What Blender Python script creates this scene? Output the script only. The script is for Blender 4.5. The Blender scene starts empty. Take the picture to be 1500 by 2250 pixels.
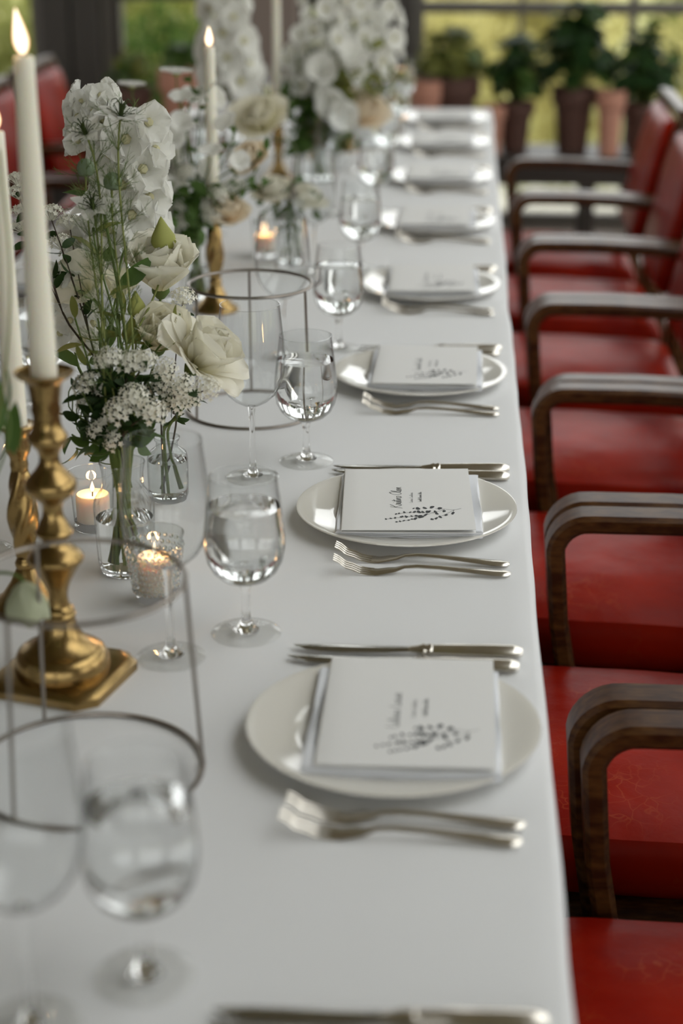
import bpy, bmesh, math, random
from mathutils import Vector, Matrix, Quaternion, Euler
PI = math.pi
SC = bpy.context.scene
COL = SC.collection
R = random.Random(7)

# ------------------------------------------------------------------ camera
TZ = 0.75                                   # table top height
FPX = 3750.0                                # focal length in pixels of the 1500x2250 frame
TH = math.atan(1425 / FPX)                  # downward tilt
PS = math.atan(280 * math.cos(TH) / FPX)    # yaw to the side of the table axis
CAM = Vector((-0.0947, 0.0, TZ + 0.753))
FW = Vector((-math.sin(PS) * math.cos(TH), math.cos(PS) * math.cos(TH), -math.sin(TH)))
RT = Vector((math.cos(PS), math.sin(PS), 0))
UP = RT.cross(FW)
cam = bpy.data.cameras.new('camera')
cam_o = bpy.data.objects.new('camera', cam)
COL.objects.link(cam_o)
cam_o.matrix_world = Matrix.Translation(CAM) @ Matrix((RT, UP, -FW)).transposed().to_4x4()
cam.sensor_fit = 'VERTICAL'
cam.sensor_height = 36.0
cam.lens = FPX / 2250 * 36.0
cam.clip_start = 0.05
cam.clip_end = 200
cam.dof.use_dof = True
cam.dof.focus_distance = 2.06
cam.dof.aperture_fstop = 2.7
SC.camera = cam_o

def ray(x, y):
    return FW + RT * ((x - 750) / FPX) - UP * ((y - 1125) / FPX)
def onz(x, y, z=TZ):
    d = ray(x, y); return CAM + d * ((z - CAM.z) / d.z)
def ony(x, y, Y):
    d = ray(x, y); return CAM + d * ((Y - CAM.y) / d.y)
def pxm(Y, z=TZ):                            # pixels per metre at a place
    v = Vector((-.4, Y, z)) - CAM
    return FPX / v.dot(FW)
def h_at(X, Y, py):                          # height over the table of a point above (X, Y) seen on pixel row py
    lo, hi = -.5, 1.2
    for _ in range(40):
        m = (lo + hi) / 2
        v = Vector((X, Y, TZ + m)) - CAM
        if 1125 - FPX * v.dot(UP) / v.dot(FW) > py: lo = m
        else: hi = m
    return lo

# ------------------------------------------------------------------ sky, sun, colour management
world = bpy.data.worlds.new('overcast_sky'); SC.world = world
world.use_nodes = True
bg = world.node_tree.nodes['Background']
bg.inputs[0].default_value = (0.93, 0.93, 0.935, 1)
bg.inputs[1].default_value = 2.6
sun = bpy.data.lights.new('sun', 'SUN'); sun.energy = 3.4; sun.angle = math.radians(3); sun.color = (1, .93, .80)
sun_o = bpy.data.objects.new('sun', sun); COL.objects.link(sun_o)
sun_o.rotation_euler = Vector((.62, -.10, -.78)).to_track_quat('-Z', 'Y').to_euler()
def portal(name, loc, rot, sx, sy):          # guides daylight sampling through a window opening
    l = bpy.data.lights.new(name, 'AREA'); l.shape = 'RECTANGLE'; l.size = sx; l.size_y = sy
    l.cycles.is_portal = True
    o = bpy.data.objects.new(name, l); COL.objects.link(o); o.location = loc; o.rotation_euler = rot
    return o
ROOM = dict(x0=-3.3, x1=2.9, y0=-3.2, y1=7.6, h=2.9)
SC.view_settings.view_transform = 'Standard'
SC.view_settings.look = 'None'
SC.view_settings.gamma = 1
SC.view_settings.use_curve_mapping = False
SC.view_settings.exposure = 0.26
SC.cycles.use_denoising = True
SC.cycles.max_bounces = 12
SC.cycles.diffuse_bounces = 4
SC.cycles.glossy_bounces = 5
SC.cycles.transmission_bounces = 10
SC.cycles.transparent_max_bounces = 24
SC.cycles.sample_clamp_indirect = 6
SC.cycles.blur_glossy = 0.6

# ------------------------------------------------------------------ materials
MAT = {}
def nmat(name):
    m = bpy.data.materials.new(name); m.use_nodes = True
    MAT[name] = m
    nt = m.node_tree
    return m, nt, nt.nodes['Principled BSDF']
def P(name, col, rough=.5, metal=0., spec=.5, coat=0., trans=0., ior=None, sss=0., bump=None, var=None, sheen=0., coords='Object'):
    m, nt, b = nmat(name)
    b.inputs['Base Color'].default_value = (*col, 1)
    b.inputs['Roughness'].default_value = rough
    b.inputs['Metallic'].default_value = metal
    b.inputs['Specular IOR Level'].default_value = spec
    b.inputs['Coat Weight'].default_value = coat
    b.inputs['Transmission Weight'].default_value = trans
    b.inputs['Sheen Weight'].default_value = sheen
    if ior: b.inputs['IOR'].default_value = ior
    if sss:
        b.inputs['Subsurface Weight'].default_value = sss
        b.inputs['Subsurface Radius'].default_value = (1, .7, .4)
        b.inputs['Subsurface Scale'].default_value = .012
    tc = nt.nodes.new('ShaderNodeTexCoord')
    if var:                                   # (colour2, scale, lo, hi, (sx, sy, sz))
        c2, s, lo, hi, st = var
        mp = nt.nodes.new('ShaderNodeMapping'); mp.inputs['Scale'].default_value = st
        n = nt.nodes.new('ShaderNodeTexNoise'); n.inputs['Scale'].default_value = s; n.inputs['Detail'].default_value = 4
        r = nt.nodes.new('ShaderNodeValToRGB')
        r.color_ramp.elements[0].position = lo; r.color_ramp.elements[0].color = (*col, 1)
        r.color_ramp.elements[1].position = hi; r.color_ramp.elements[1].color = (*c2, 1)
        nt.links.new(tc.outputs[coords], mp.inputs[0]); nt.links.new(mp.outputs[0], n.inputs['Vector'])
        nt.links.new(n.outputs['Fac'], r.inputs[0]); nt.links.new(r.outputs[0], b.inputs['Base Color'])
    if bump:                                  # (scale, strength, distance)
        n = nt.nodes.new('ShaderNodeTexNoise'); n.inputs['Scale'].default_value = bump[0]; n.inputs['Detail'].default_value = 3
        bp = nt.nodes.new('ShaderNodeBump'); bp.inputs['Strength'].default_value = bump[1]; bp.inputs['Distance'].default_value = bump[2]
        nt.links.new(tc.outputs[coords], n.inputs['Vector'])
        nt.links.new(n.outputs['Fac'], bp.inputs['Height']); nt.links.new(bp.outputs[0], b.inputs['Normal'])
    return m
def petal_mat(name, col, tr=.35, base=None, rough=.6):
    """diffuse petal that lets light through; 'base' tints the foot of the petal"""
    m, nt, b = nmat(name)
    b.inputs['Roughness'].default_value = rough
    b.inputs['Specular IOR Level'].default_value = .25
    b.inputs['Base Color'].default_value = (*col, 1)
    t = nt.nodes.new('ShaderNodeBsdfTranslucent'); t.inputs[0].default_value = (*col, 1)
    if base:
        tc = nt.nodes.new('ShaderNodeTexCoord'); sx = nt.nodes.new('ShaderNodeSeparateXYZ')
        r = nt.nodes.new('ShaderNodeValToRGB')
        r.color_ramp.elements[0].position = .05; r.color_ramp.elements[0].color = (*base, 1)
        r.color_ramp.elements[1].position = .5; r.color_ramp.elements[1].color = (*col, 1)
        nt.links.new(tc.outputs['Generated'], sx.inputs[0]); nt.links.new(sx.outputs['Z'], r.inputs[0])
        nt.links.new(r.outputs[0], b.inputs['Base Color']); nt.links.new(r.outputs[0], t.inputs[0])
    mx = nt.nodes.new('ShaderNodeMixShader'); mx.inputs[0].default_value = tr
    nt.links.new(b.outputs[0], mx.inputs[1]); nt.links.new(t.outputs[0], mx.inputs[2])
    nt.links.new(mx.outputs[0], nt.nodes['Material Output'].inputs[0])
    return m
def thin_glass(name, tint=(.97, .98, .98), edge=.45, refl=1.0, rough=0.0, bump=None):
    """thin blown-glass wall: clear face on, reflective and darker towards grazing"""
    m, nt, b = nmat(name)
    nt.nodes.remove(b)
    lw = nt.nodes.new('ShaderNodeLayerWeight'); lw.inputs[0].default_value = .5
    pw = nt.nodes.new('ShaderNodeMath'); pw.operation = 'POWER'; pw.inputs[1].default_value = 3.6
    ml = nt.nodes.new('ShaderNodeMath'); ml.operation = 'MULTIPLY_ADD'; ml.inputs[1].default_value = .75 * refl; ml.inputs[2].default_value = .07 * refl
    ml.use_clamp = True
    rp = nt.nodes.new('ShaderNodeValToRGB')
    rp.color_ramp.elements[0].position = .55; rp.color_ramp.elements[0].color = (*tint, 1)
    rp.color_ramp.elements[1].position = 1.0; rp.color_ramp.elements[1].color = (edge, edge, edge * .98, 1)
    tr = nt.nodes.new('ShaderNodeBsdfTransparent'); gl = nt.nodes.new('ShaderNodeBsdfGlossy'); gl.inputs['Roughness'].default_value = rough
    mx = nt.nodes.new('ShaderNodeMixShader')
    L = nt.links.new
    L(lw.outputs['Facing'], pw.inputs[0]); L(pw.outputs[0], ml.inputs[0]); L(ml.outputs[0], mx.inputs[0])
    L(lw.outputs['Facing'], rp.inputs[0]); L(rp.outputs[0], tr.inputs[0])
    L(tr.outputs[0], mx.inputs[1]); L(gl.outputs[0], mx.inputs[2]); L(mx.outputs[0], nt.nodes['Material Output'].inputs[0])
    return m
def emit(name, c_mid, c_edge, s_mid, s_edge):
    m, nt, b = nmat(name); nt.nodes.remove(b)
    lw = nt.nodes.new('ShaderNodeLayerWeight'); lw.inputs[0].default_value = .35
    rp = nt.nodes.new('ShaderNodeValToRGB')
    rp.color_ramp.elements[0].position = .12; rp.color_ramp.elements[0].color = tuple(c * s_mid for c in c_mid) + (1,)
    rp.color_ramp.elements[1].position = .62; rp.color_ramp.elements[1].color = tuple(c * s_edge for c in c_edge) + (1,)
    e = nt.nodes.new('ShaderNodeEmission')
    nt.links.new(lw.outputs['Facing'], rp.inputs[0]); nt.links.new(rp.outputs[0], e.inputs[0])
    nt.links.new(e.outputs[0], nt.nodes['Material Output'].inputs[0])
    return m

P('linen', (.80, .81, .82), .85, bump=(900, .12, .0008), sheen=.15)
P('napkin_linen', (.80, .82, .86), .85, bump=(1200, .1, .0005))
P('porcelain', (.80, .78, .72), .07, coat=.4)
P('silver', (.84, .80, .73), .20, metal=1, var=((.72, .67, .59), 60, .35, .75, (1, 1, 1)))
P('blade_steel', (.50, .49, .46), .16, metal=1)
P('brass', (.42, .285, .115), .27, metal=1, var=((.27, .175, .065), 38, .35, .8, (1, 1, 1)), bump=(160, .10, .002))
P('wax', (.90, .87, .76), .45, sss=.35)
P('votive_wax', (.92, .78, .66), .5, sss=.5)
P('wick', (.03, .02, .02), .9)
P('paper', (.83, .83, .82), .75)
P('ink', (.05, .055, .06), .8)
P('ink_grey', (.16, .17, .17), .8)
P('wire', (.30, .27, .24), .32, metal=1)
P('solid_glass', (1, 1, 1), 0.0, trans=1, ior=1.45)
P('water', (1, 1, 1), 0.0, trans=1, ior=1.33)
thin_glass('glass_wall')
thin_glass('foot_glass', tint=(.99, .99, .985), edge=.8, refl=.55)
thin_glass('pressed_glass', tint=(.93, .95, .94), edge=.40, refl=1.3, rough=.04)
thin_glass('window_pane', tint=(.96, .97, .96), edge=.85, refl=.5)
P('leather', (.36, .022, .010), .33, spec=.06)
P('wood_arm', (.040, .013, .005), .30, spec=.20, var=((.125, .056, .015), 7, .38, .74, (4, 14, 14)))
P('wood_dark', (.030, .017, .012), .4, var=((.05, .030, .020), 5, .3, .7, (2, 2, 14)))
P('wood_bench', (.022, .015, .011), .5, var=((.035, .024, .018), 6, .3, .7, (3, 20, 20)))
P('pillar_paint', (.30, .24, .21), .7, bump=(30, .2, .004))
P('frame_grey', (.17, .155, .135), .55)
P('frame_dark', (.06, .052, .045), .5)
P('plaster', (.24, .21, .18), .9, bump=(20, .15, .003))
P('ceiling_paint', (.45, .42, .37), .9)
P('floor_board', (.16, .115, .085), .45, var=((.11, .075, .055), 5, .3, .7, (1, 18, 1)))
P('terracotta', (.52, .22, .14), .8, var=((.60, .33, .25), 14, .35, .7, (1, 1, 1)), bump=(60, .2, .003))
P('dark_clay', (.10, .045, .032), .75, bump=(60, .2, .003))
P('soil', (.03, .02, .015), .95)
P('gravel_ground', (.42, .41, .36), .95, var=((.30, .30, .25), 30, .35, .65, (1, 1, 1)))
P('lawn_soil', (.20, .20, .06), .95, var=((.30, .29, .10), 3, .35, .65, (1, 1, 1)))
petal_mat('grass_blade', (.24, .25, .06), .35)
petal_mat('petal_white', (.90, .90, .86), .42)
petal_mat('petal_cream', (.91, .88, .74), .40, base=(.88, .84, .52))
petal_mat('petal_rose', (.92, .90, .80), .40, base=(.90, .86, .58))
petal_mat('petal_peach', (.90, .81, .66), .40, base=(.90, .68, .36))
petal_mat('petal_sage', (.60, .63, .45), .4)
petal_mat('petal_green', (.44, .46, .14), .3)
petal_mat('floret', (.87, .86, .77), .25)
petal_mat('floret_eye', (.66, .63, .40), .2)
petal_mat('leaf_dark', (.030, .062, .016), .25, rough=.45)
petal_mat('leaf_mid', (.075, .14, .03), .3, rough=.5)
petal_mat('leaf_light', (.21, .225, .055), .35, rough=.5)
petal_mat('leaf_pale', (.50, .46, .19), .45, rough=.6)
petal_mat('leaf_deep', (.020, .055, .012), .2, rough=.5)
petal_mat('stem_green', (.13, .19, .05), .15)
petal_mat('stem_olive', (.24, .27, .08), .15)
petal_mat('stem_brown', (.06, .045, .03), .05)
petal_mat('stamen_dark', (.05, .075, .02), .1)
petal_mat('pod', (.24, .31, .20), .25)
emit('flame', (1, .84, .58), (1, .36, .09), 2.6, 1.15)
# worn leather: pale creases over mottled red
def _leather():
    nt = MAT['leather'].node_tree; b = nt.nodes['Principled BSDF']; L = nt.links.new
    tc = nt.nodes.new('ShaderNodeTexCoord')
    n = nt.nodes.new('ShaderNodeTexNoise'); n.inputs['Scale'].default_value = 5; n.inputs['Detail'].default_value = 6
    r = nt.nodes.new('ShaderNodeValToRGB')
    r.color_ramp.elements[0].position = .3; r.color_ramp.elements[0].color = (.17, .002, .001, 1)
    r.color_ramp.elements[1].position = .75; r.color_ramp.elements[1].color = (.42, .020, .004, 1)
    v = nt.nodes.new('ShaderNodeTexVoronoi'); v.feature = 'DISTANCE_TO_EDGE'; v.inputs['Scale'].default_value = 38
    dn = nt.nodes.new('ShaderNodeTexNoise'); dn.inputs['Scale'].default_value = 18
    ad = nt.nodes.new('ShaderNodeVectorMath'); ad.operation = 'MULTIPLY_ADD'; ad.inputs[1].default_value = (.09, .09, .09)
    cr = nt.nodes.new('ShaderNodeValToRGB')
    cr.color_ramp.elements[0].position = .0; cr.color_ramp.elements[0].color = (1, 1, 1, 1)
    cr.color_ramp.elements[1].position = .06; cr.color_ramp.elements[1].color = (0, 0, 0, 1)
    mk = nt.nodes.new('ShaderNodeTexNoise'); mk.inputs['Scale'].default_value = 7
    mr = nt.nodes.new('ShaderNodeValToRGB'); mr.color_ramp.elements[0].position = .52; mr.color_ramp.elements[1].position = .66
    mm = nt.nodes.new('ShaderNodeMath'); mm.operation = 'MULTIPLY'
    m3 = nt.nodes.new('ShaderNodeMath'); m3.operation = 'MULTIPLY'; m3.inputs[1].default_value = .32
    mix = nt.nodes.new('ShaderNodeMixRGB'); mix.inputs[2].default_value = (.50, .11, .03, 1)
    L(tc.outputs['Object'], n.inputs['Vector']); L(n.outputs['Fac'], r.inputs[0])
    L(tc.outputs['Object'], dn.inputs['Vector']); L(dn.outputs['Color'], ad.inputs[0]); L(tc.outputs['Object'], ad.inputs[2])
    L(ad.outputs[0], v.inputs['Vector']); L(v.outputs['Distance'], cr.inputs[0])
    L(tc.outputs['Object'], mk.inputs['Vector']); L(mk.outputs['Fac'], mr.inputs[0])
    L(cr.outputs[0], mm.inputs[0]); L(mr.outputs[0], mm.inputs[1]); L(mm.outputs[0], m3.inputs[0])
    L(m3.outputs[0], mix.inputs[0]); L(r.outputs[0], mix.inputs[1]); L(mix.outputs[0], b.inputs['Base Color'])
    bp = nt.nodes.new('ShaderNodeBump'); bp.inputs['Strength'].default_value = .25; bp.inputs['Distance'].default_value = .01
    b2 = nt.nodes.new('ShaderNodeTexNoise'); b2.inputs['Scale'].default_value = 14; b2.inputs['Detail'].default_value = 5
    L(tc.outputs['Object'], b2.inputs['Vector']); L(b2.outputs['Fac'], bp.inputs['Height']); L(bp.outputs[0], b.inputs['Normal'])
_leather()

# ------------------------------------------------------------------ mesh helpers
class MB:
    def __init__(s): s.v = []; s.f = []
    def add(s, vs, fs):
        n = len(s.v); s.v += [tuple(v) for v in vs]; s.f += [tuple(i + n for i in f) for f in fs]; return s
    def grid(s, fn, nu, nv, wrap_v=False):
        vs = [fn(i / nu, j / nv) for i in range(nu + 1) for j in range(nv if wrap_v else nv + 1)]
        w = nv if wrap_v else nv + 1
        fs = [(i * w + j, i * w + (j + 1) % w, (i + 1) * w + (j + 1) % w, (i + 1) * w + j) for i in range(nu) for j in range(nv)]
        return s.add(vs, fs)
    def lathe(s, prof, seg=32, fn=None):
        vs, fs, rows = [], [], []
        for (r, z) in prof:
            if r < 1e-6: rows.append([len(vs)]); vs.append((0, 0, z)); continue
            row = []
            for k in range(seg):
                a = 2 * PI * k / seg
                rr = r * (fn(a, z) if fn else 1)
                row.append(len(vs)); vs.append((rr * math.cos(a), rr * math.sin(a), z))
            rows.append(row)
        for A, B in zip(rows, rows[1:]):
            for k in range(seg):
                k2 = (k + 1) % seg
                if len(A) == 1 and len(B) == 1: continue
                if len(A) == 1: fs.append((A[0], B[k2], B[k]))
                elif len(B) == 1: fs.append((A[k], A[k2], B[0]))
                else: fs.append((A[k], A[k2], B[k2], B[k]))
        return s.add(vs, fs)
    def tube(s, pts, rad, seg=6, closed=False, cap=True):
        pts = [Vector(p) for p in pts]; n = len(pts)
        rs = rad if isinstance(rad, (list, tuple)) else [rad] * n
        vs, fs = [], []
        t0 = (pts[1] - pts[0]).normalized()
        nrm = t0.orthogonal().normalized()
        for i, p in enumerate(pts):
            if closed: t = pts[(i + 1) % n] - pts[i - 1]
            else: t = pts[min(i + 1, n - 1)] - pts[max(i - 1, 0)]
            t = t.normalized() if t.length > 1e-9 else t0
            nrm = (nrm - t * nrm.dot(t)); nrm = nrm.normalized() if nrm.length > 1e-6 else t.orthogonal().normalized()
            b = t.cross(nrm)
            for k in range(seg):
                a = 2 * PI * k / seg
                vs.append(p + (nrm * math.cos(a) + b * math.sin(a)) * rs[i])
        for i in range(n if closed else n - 1):
            for k in range(seg):
                i2 = (i + 1) % n; k2 = (k + 1) % seg
                fs.append((i * seg + k, i * seg + k2, i2 * seg + k2, i2 * seg + k))
        if cap and not closed:
            fs.append(tuple(range(seg - 1, -1, -1))); fs.append(tuple((n - 1) * seg + k for k in range(seg)))
        return s.add(vs, fs)
    def box(s, c, d, rot=None):
        c = Vector(c); vs = []
        for x in (-1, 1):
            for y in (-1, 1):
                for z in (-1, 1):
                    v = Vector((x * d[0] / 2, y * d[1] / 2, z * d[2] / 2))
                    if rot: v = rot @ v
                    vs.append(c + v)
        return s.add(vs, [(0, 1, 3, 2), (4, 6, 7, 5), (0, 4, 5, 1), (2, 3, 7, 6), (0, 2, 6, 4), (1, 5, 7, 3)])
    def ball(s, c, r, nu=6, nv=8, sq=(1, 1, 1)):
        c = Vector(c)
        prof = [(math.sin(PI * i / nu) * r if 0 < i < nu else 0, -math.cos(PI * i / nu) * r) for i in range(nu + 1)]
        m = MB().lathe(prof, nv)
        return s.add([(c.x + v[0] * sq[0], c.y + v[1] * sq[1], c.z + v[2] * sq[2]) for v in m.v], m.f)
    def mesh(s, name, mat, smooth=True, bevel=0, sharp=True):
        me = bpy.data.meshes.new(name)
        me.from_pydata(s.v, [], s.f); me.materials.append(MAT[mat])
        bm = bmesh.new(); bm.from_mesh(me)
        if bevel:
            bmesh.ops.bevel(bm, geom=[e for e in bm.edges if e.is_manifold and e.calc_face_angle(0) > .5], offset=bevel, segments=2, affect='EDGES', profile=.6)
        bmesh.ops.recalc_face_normals(bm, faces=bm.faces)
        bm.to_mesh(me); bm.free()
        if smooth:
            me.polygons.foreach_set('use_smooth', [True] * len(me.polygons))
            if sharp: me.set_sharp_from_angle(angle=math.radians(42))
        me.update()
        return me
def link(name, me, parent=None, loc=(0, 0, 0), rot=None, scale=None, mtx=None):
    o = bpy.data.objects.new(name, me); COL.objects.link(o)
    if parent: o.parent = parent
    if mtx is not None: o.matrix_basis = mtx
    else:
        o.location = loc
        if rot: o.rotation_euler = rot
        if scale: o.scale = (scale,) * 3 if isinstance(scale, (int, float)) else scale
    return o
def tag(o, label, cat, group=None):
    o['label'] = label; o['category'] = cat
    if group: o['group'] = group
    return o
def thing(name, label, cat, loc=(0, 0, 0), rotz=0, group=None):
    o = bpy.data.objects.new(name, None); COL.objects.link(o)
    o.empty_display_size = .02; o.location = loc; o.rotation_euler = (0, 0, rotz)
    return tag(o, label, cat, group)
def struct(name, mb, mat, parent=None, smooth=False, bevel=0):
    o = link(name, mb.mesh(name, mat, smooth, bevel), parent)
    if not parent: o['kind'] = 'structure'
    return o
CACHE = {}
def cached(key, fn):
    if key not in CACHE: CACHE[key] = fn()
    return CACHE[key]
def bez(p0, p1, p2, p3, n=12):
    p0, p1, p2, p3 = map(Vector, (p0, p1, p2, p3))
    return [p0 * (1 - t) ** 3 + p1 * 3 * t * (1 - t) ** 2 + p2 * 3 * t * t * (1 - t) + p3 * t ** 3 for t in [i / n for i in range(n + 1)]]
def aim(d, spin=0.0):                         # rotation that takes +Z to d
    q = Vector((0, 0, 1)).rotation_difference(Vector(d).normalized())
    return q.to_matrix().to_4x4() @ Matrix.Rotation(spin, 4, 'Z')
# ------------------------------------------------------------------ room shell
X0, X1, Y0, Y1, HC = ROOM['x0'], ROOM['x1'], ROOM['y0'], ROOM['y1'], ROOM['h']
fl = struct('floor', MB().box(((X0 + X1) / 2, (Y0 + Y1) / 2, -.06), (X1 - X0 + .3, Y1 - Y0 + .3, .08)), 'floor_board')
bd = cached('board', lambda: MB().box((0, 0, -.011), (.136, 2.16, .022)).mesh('floor_board', 'floor_board', False, .002))
nb = int((X1 - X0) / .14)
for i in range(nb):
    for j in range(5):
        link('floor_board', bd, fl, (X0 + .07 + i * .14, Y0 + 1.08 + j * 2.162, 0))
SKX0, SKX1, SKY0, SKY1 = .55, 2.75, .2, 5.6    # unseen skylight, added over the chair side to brighten the table
cm = MB()
for ax0, ax1, ay0, ay1 in ((X0 - .25, SKX0, Y0 - .25, Y1 + .25), (SKX1, X1 + .25, Y0 - .25, Y1 + .25), (SKX0, SKX1, Y0 - .25, SKY0), (SKX0, SKX1, SKY1, Y1 + .25)):
    cm.box(((ax0 + ax1) / 2, (ay0 + ay1) / 2, HC + .06), (ax1 - ax0, ay1 - ay0, .12))
struct('ceiling', cm, 'ceiling_paint')
portal('added_skylight_portal', ((SKX0 + SKX1) / 2, (SKY0 + SKY1) / 2, HC + .15), (0, 0, 0), SKX1 - SKX0, SKY1 - SKY0)
WT = .16                                      # wall thickness
def wall_with_bays(name, axis, at, lo, hi, bays, sill, head, mat='plaster'):
    """bays: [(a, b)] openings along the wall between sill and head"""
    mb = MB(); edges = [lo] + [v for b in bays for v in b] + [hi]
    def bx(a, b, z0, z1):
        if b - a < 1e-4 or z1 - z0 < 1e-4: return
        if axis == 'x': mb.box((at, (a + b) / 2, (z0 + z1) / 2), (WT, b - a, z1 - z0))
        else: mb.box(((a + b) / 2, at, (z0 + z1) / 2), (b - a, WT, z1 - z0))
    for a, b in zip(edges[0::2], edges[1::2]): bx(a, b, 0, HC)
    for a, b in bays: bx(a, b, 0, sill); bx(a, b, head, HC)
    return struct(name, mb, mat)
WN = [0]
def window(axis, at, a, b, z0, z1, muntins, rails, mat='frame_grey', fw=.06, pane=True, outer=True):
    """framed glazing set into an opening; muntins and rails at given coordinates"""
    WN[0] += 1
    def bx(mb, u0, u1, w0, w1, d):
        if axis == 'x': mb.box((at, (u0 + u1) / 2, (w0 + w1) / 2), (d, u1 - u0, w1 - w0))
        else: mb.box(((u0 + u1) / 2, at, (w0 + w1) / 2), (u1 - u0, d, w1 - w0))
        return mb
    fr = bx(MB(), a, a + fw, z0, z1, .09)
    bx(fr, b - fw, b, z0, z1, .09); bx(fr, a + fw, b - fw, z0, z0 + fw, .09); bx(fr, a + fw, b - fw, z1 - fw, z1, .09)
    root = struct('window_%d' % WN[0], fr, mat)
    for m in muntins: link('muntin', bx(MB(), m[0], m[1], z0 + fw, z1 - fw, .05).mesh('muntin', mat, False), root)
    for r in rails: link('glazing_rail', bx(MB(), a + fw, b - fw, r[0], r[1], .055).mesh('glazing_rail', mat, False), root)
    if pane:
        us = [a + fw] + [v for m in sorted(muntins) for v in m] + [b - fw]
        ws = [z0 + fw] + [v for r in sorted(rails) for v in r] + [z1 - fw]
        for u0, u1 in zip(us[0::2], us[1::2]):
            for w0, w1 in zip(ws[0::2], ws[1::2]):
                link('pane', bx(MB(), u0 - .004, u1 + .004, w0 - .004, w1 + .004, .004).mesh('pane', 'window_pane', False), root)
    return root
HEAD = 2.75
# end wall: glazed down to the floor between posts
wall_with_bays('wall_back', 'y', Y1, X0, X1, [(X0 + .35, X1 - .3)], 0.02, HEAD)
def post(n, x0, x1, y0, y1, mat):
    return struct('trim_%d' % n, MB().box(((x0 + x1) / 2, (y0 + y1) / 2, HEAD / 2), (x1 - x0, y1 - y0, HEAD)), mat, bevel=.008)
post(1, -1.91, -1.785, Y1 - .13, Y1 + .06, 'frame_dark')
post(2, -1.775, -1.66, Y1 - .13, Y1 + .06, 'frame_dark')
post(3, -1.66, -1.615, Y1 - .05, Y1 + .05, 'frame_grey')
post(4, -1.10, -.80, Y1 - .22, Y1 + .06, 'pillar_paint')
post(5, -.47, -.31, Y1 - .16, Y1 + .06, 'frame_dark')
post(6, 1.45, 1.6, Y1 - .13, Y1 + .06, 'frame_dark')
window('y', Y1, X0 + .35, -1.91, .02, HEAD, [], [(1.0, 1.06)])
window('y', Y1, -1.615, -1.10, .02, HEAD, [], [(.955, 1.02)], 'frame_dark', .035)
window('y', Y1, -.80, -.47, .02, HEAD, [], [(.93, .98)], 'frame_dark', .035)
window('y', Y1, -.31, 1.45, .02, HEAD, [(.135, .155), (.60, .635), (1.05, 1.08)], [(.905, .955)], 'frame_grey', .04)
window('y', Y1, 1.6, X1 - .3, .02, HEAD, [], [(.905, .955)], 'frame_grey', .04)
portal('daylight_end', ((X0 + X1) / 2, Y1 + .12, HEAD / 2), (-PI / 2, 0, 0), X1 - X0 - .6, HEAD)
# frame, bars and panes of the added skylight
sk = struct('window_6', MB().box((SKX0 + .03, (SKY0 + SKY1) / 2, HC + .06), (.06, SKY1 - SKY0, .12)).box((SKX1 - .03, (SKY0 + SKY1) / 2, HC + .06), (.06, SKY1 - SKY0, .12)), 'frame_grey')
WN[0] = 6
nsk = 6; stp = (SKY1 - SKY0) / nsk
for i in range(nsk):
    ya = SKY0 + i * stp
    link('glazing_bar', MB().box(((SKX0 + SKX1) / 2, ya + .02, HC + .06), (SKX1 - SKX0 - .12, .04, .1)).mesh('glazing_bar', 'frame_grey', False), sk)
    link('pane', MB().box(((SKX0 + SKX1) / 2, ya + .04 + (stp - .04) / 2, HC + .08), (SKX1 - SKX0 - .12, stp - .04, .004)).mesh('pane', 'window_pane', False), sk)
# long walls
RB = [(-.6, 1.0), (1.4, 3.0), (3.4, 5.0), (5.4, 7.0)]
wall_with_bays('wall_right', 'x', X1, Y0, Y1, RB, .45, 2.6)
for a, b in RB:
    window('x', X1, a, b, .45, 2.6, [((a + b) / 2 - .02, (a + b) / 2 + .02)], [(1.70, 1.74)])
    portal('daylight_side', (X1 + .12, (a + b) / 2, 1.52), (0, PI / 2, 0), 2.15, b - a)
LB = [(5.2, 6.9)]
wall_with_bays('wall_left', 'x', X0, Y0, Y1, LB, .7, 2.4)
for a, b in LB:
    window('x', X0, a, b, .7, 2.4, [((a + b) / 2 - .02, (a + b) / 2 + .02)], [(1.60, 1.64)])
    portal('daylight_side', (X0 - .12, (a + b) / 2, 1.55), (0, -PI / 2, 0), 1.7, b - a)
FB = [(-2.9, -1.3), (-.9, .7), (1.0, 2.5)]
wall_with_bays('wall_front', 'y', Y0, X0, X1, FB, .5, 2.6)
for a, b in FB:
    window('y', Y0, a, b, .5, 2.6, [((a + b) / 2 - .02, (a + b) / 2 + .02)], [(1.70, 1.74)])
    portal('daylight_front', ((a + b) / 2, Y0 - .12, 1.55), (PI / 2, 0, 0), b - a, 2.1)

# ------------------------------------------------------------------ garden
struct('garden_ground', MB().box((0, 4, -.14), (70, 110, .06)), 'lawn_soil')
struct('terrace_ground', MB().box((0, Y1 + .75, -.075), (16, 1.3, .07)), 'gravel_ground')
def blade_mesh():
    mb = MB(); r = random.Random(3)
    for _ in range(14000):
        x, y = r.uniform(-1, 1), r.uniform(-1, 1); a = r.uniform(0, 2 * PI); h = r.uniform(.04, .10); w = .006
        dx, dy = math.cos(a) * w, math.sin(a) * w; lx, ly = r.uniform(-.04, .04), r.uniform(-.04, .04)
        mb.add([(x - dx, y - dy, 0), (x + dx, y + dy, 0), (x + lx, y + ly, h)], [(0, 1, 2)])
    return mb
def lawn_mesh():
    base = blade_mesh(); mb = MB()
    return base
lm = lawn_mesh().mesh('grass', 'grass_blade', False)
k = 0
g = link('lawn_grass', lm, None, (1.3, Y1 + 1.75, -.112), scale=(2.4, .85, 1.2))
tag(g, 'short sunlit lawn grass outside the end windows', 'grass'); g['kind'] = 'stuff'
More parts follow.
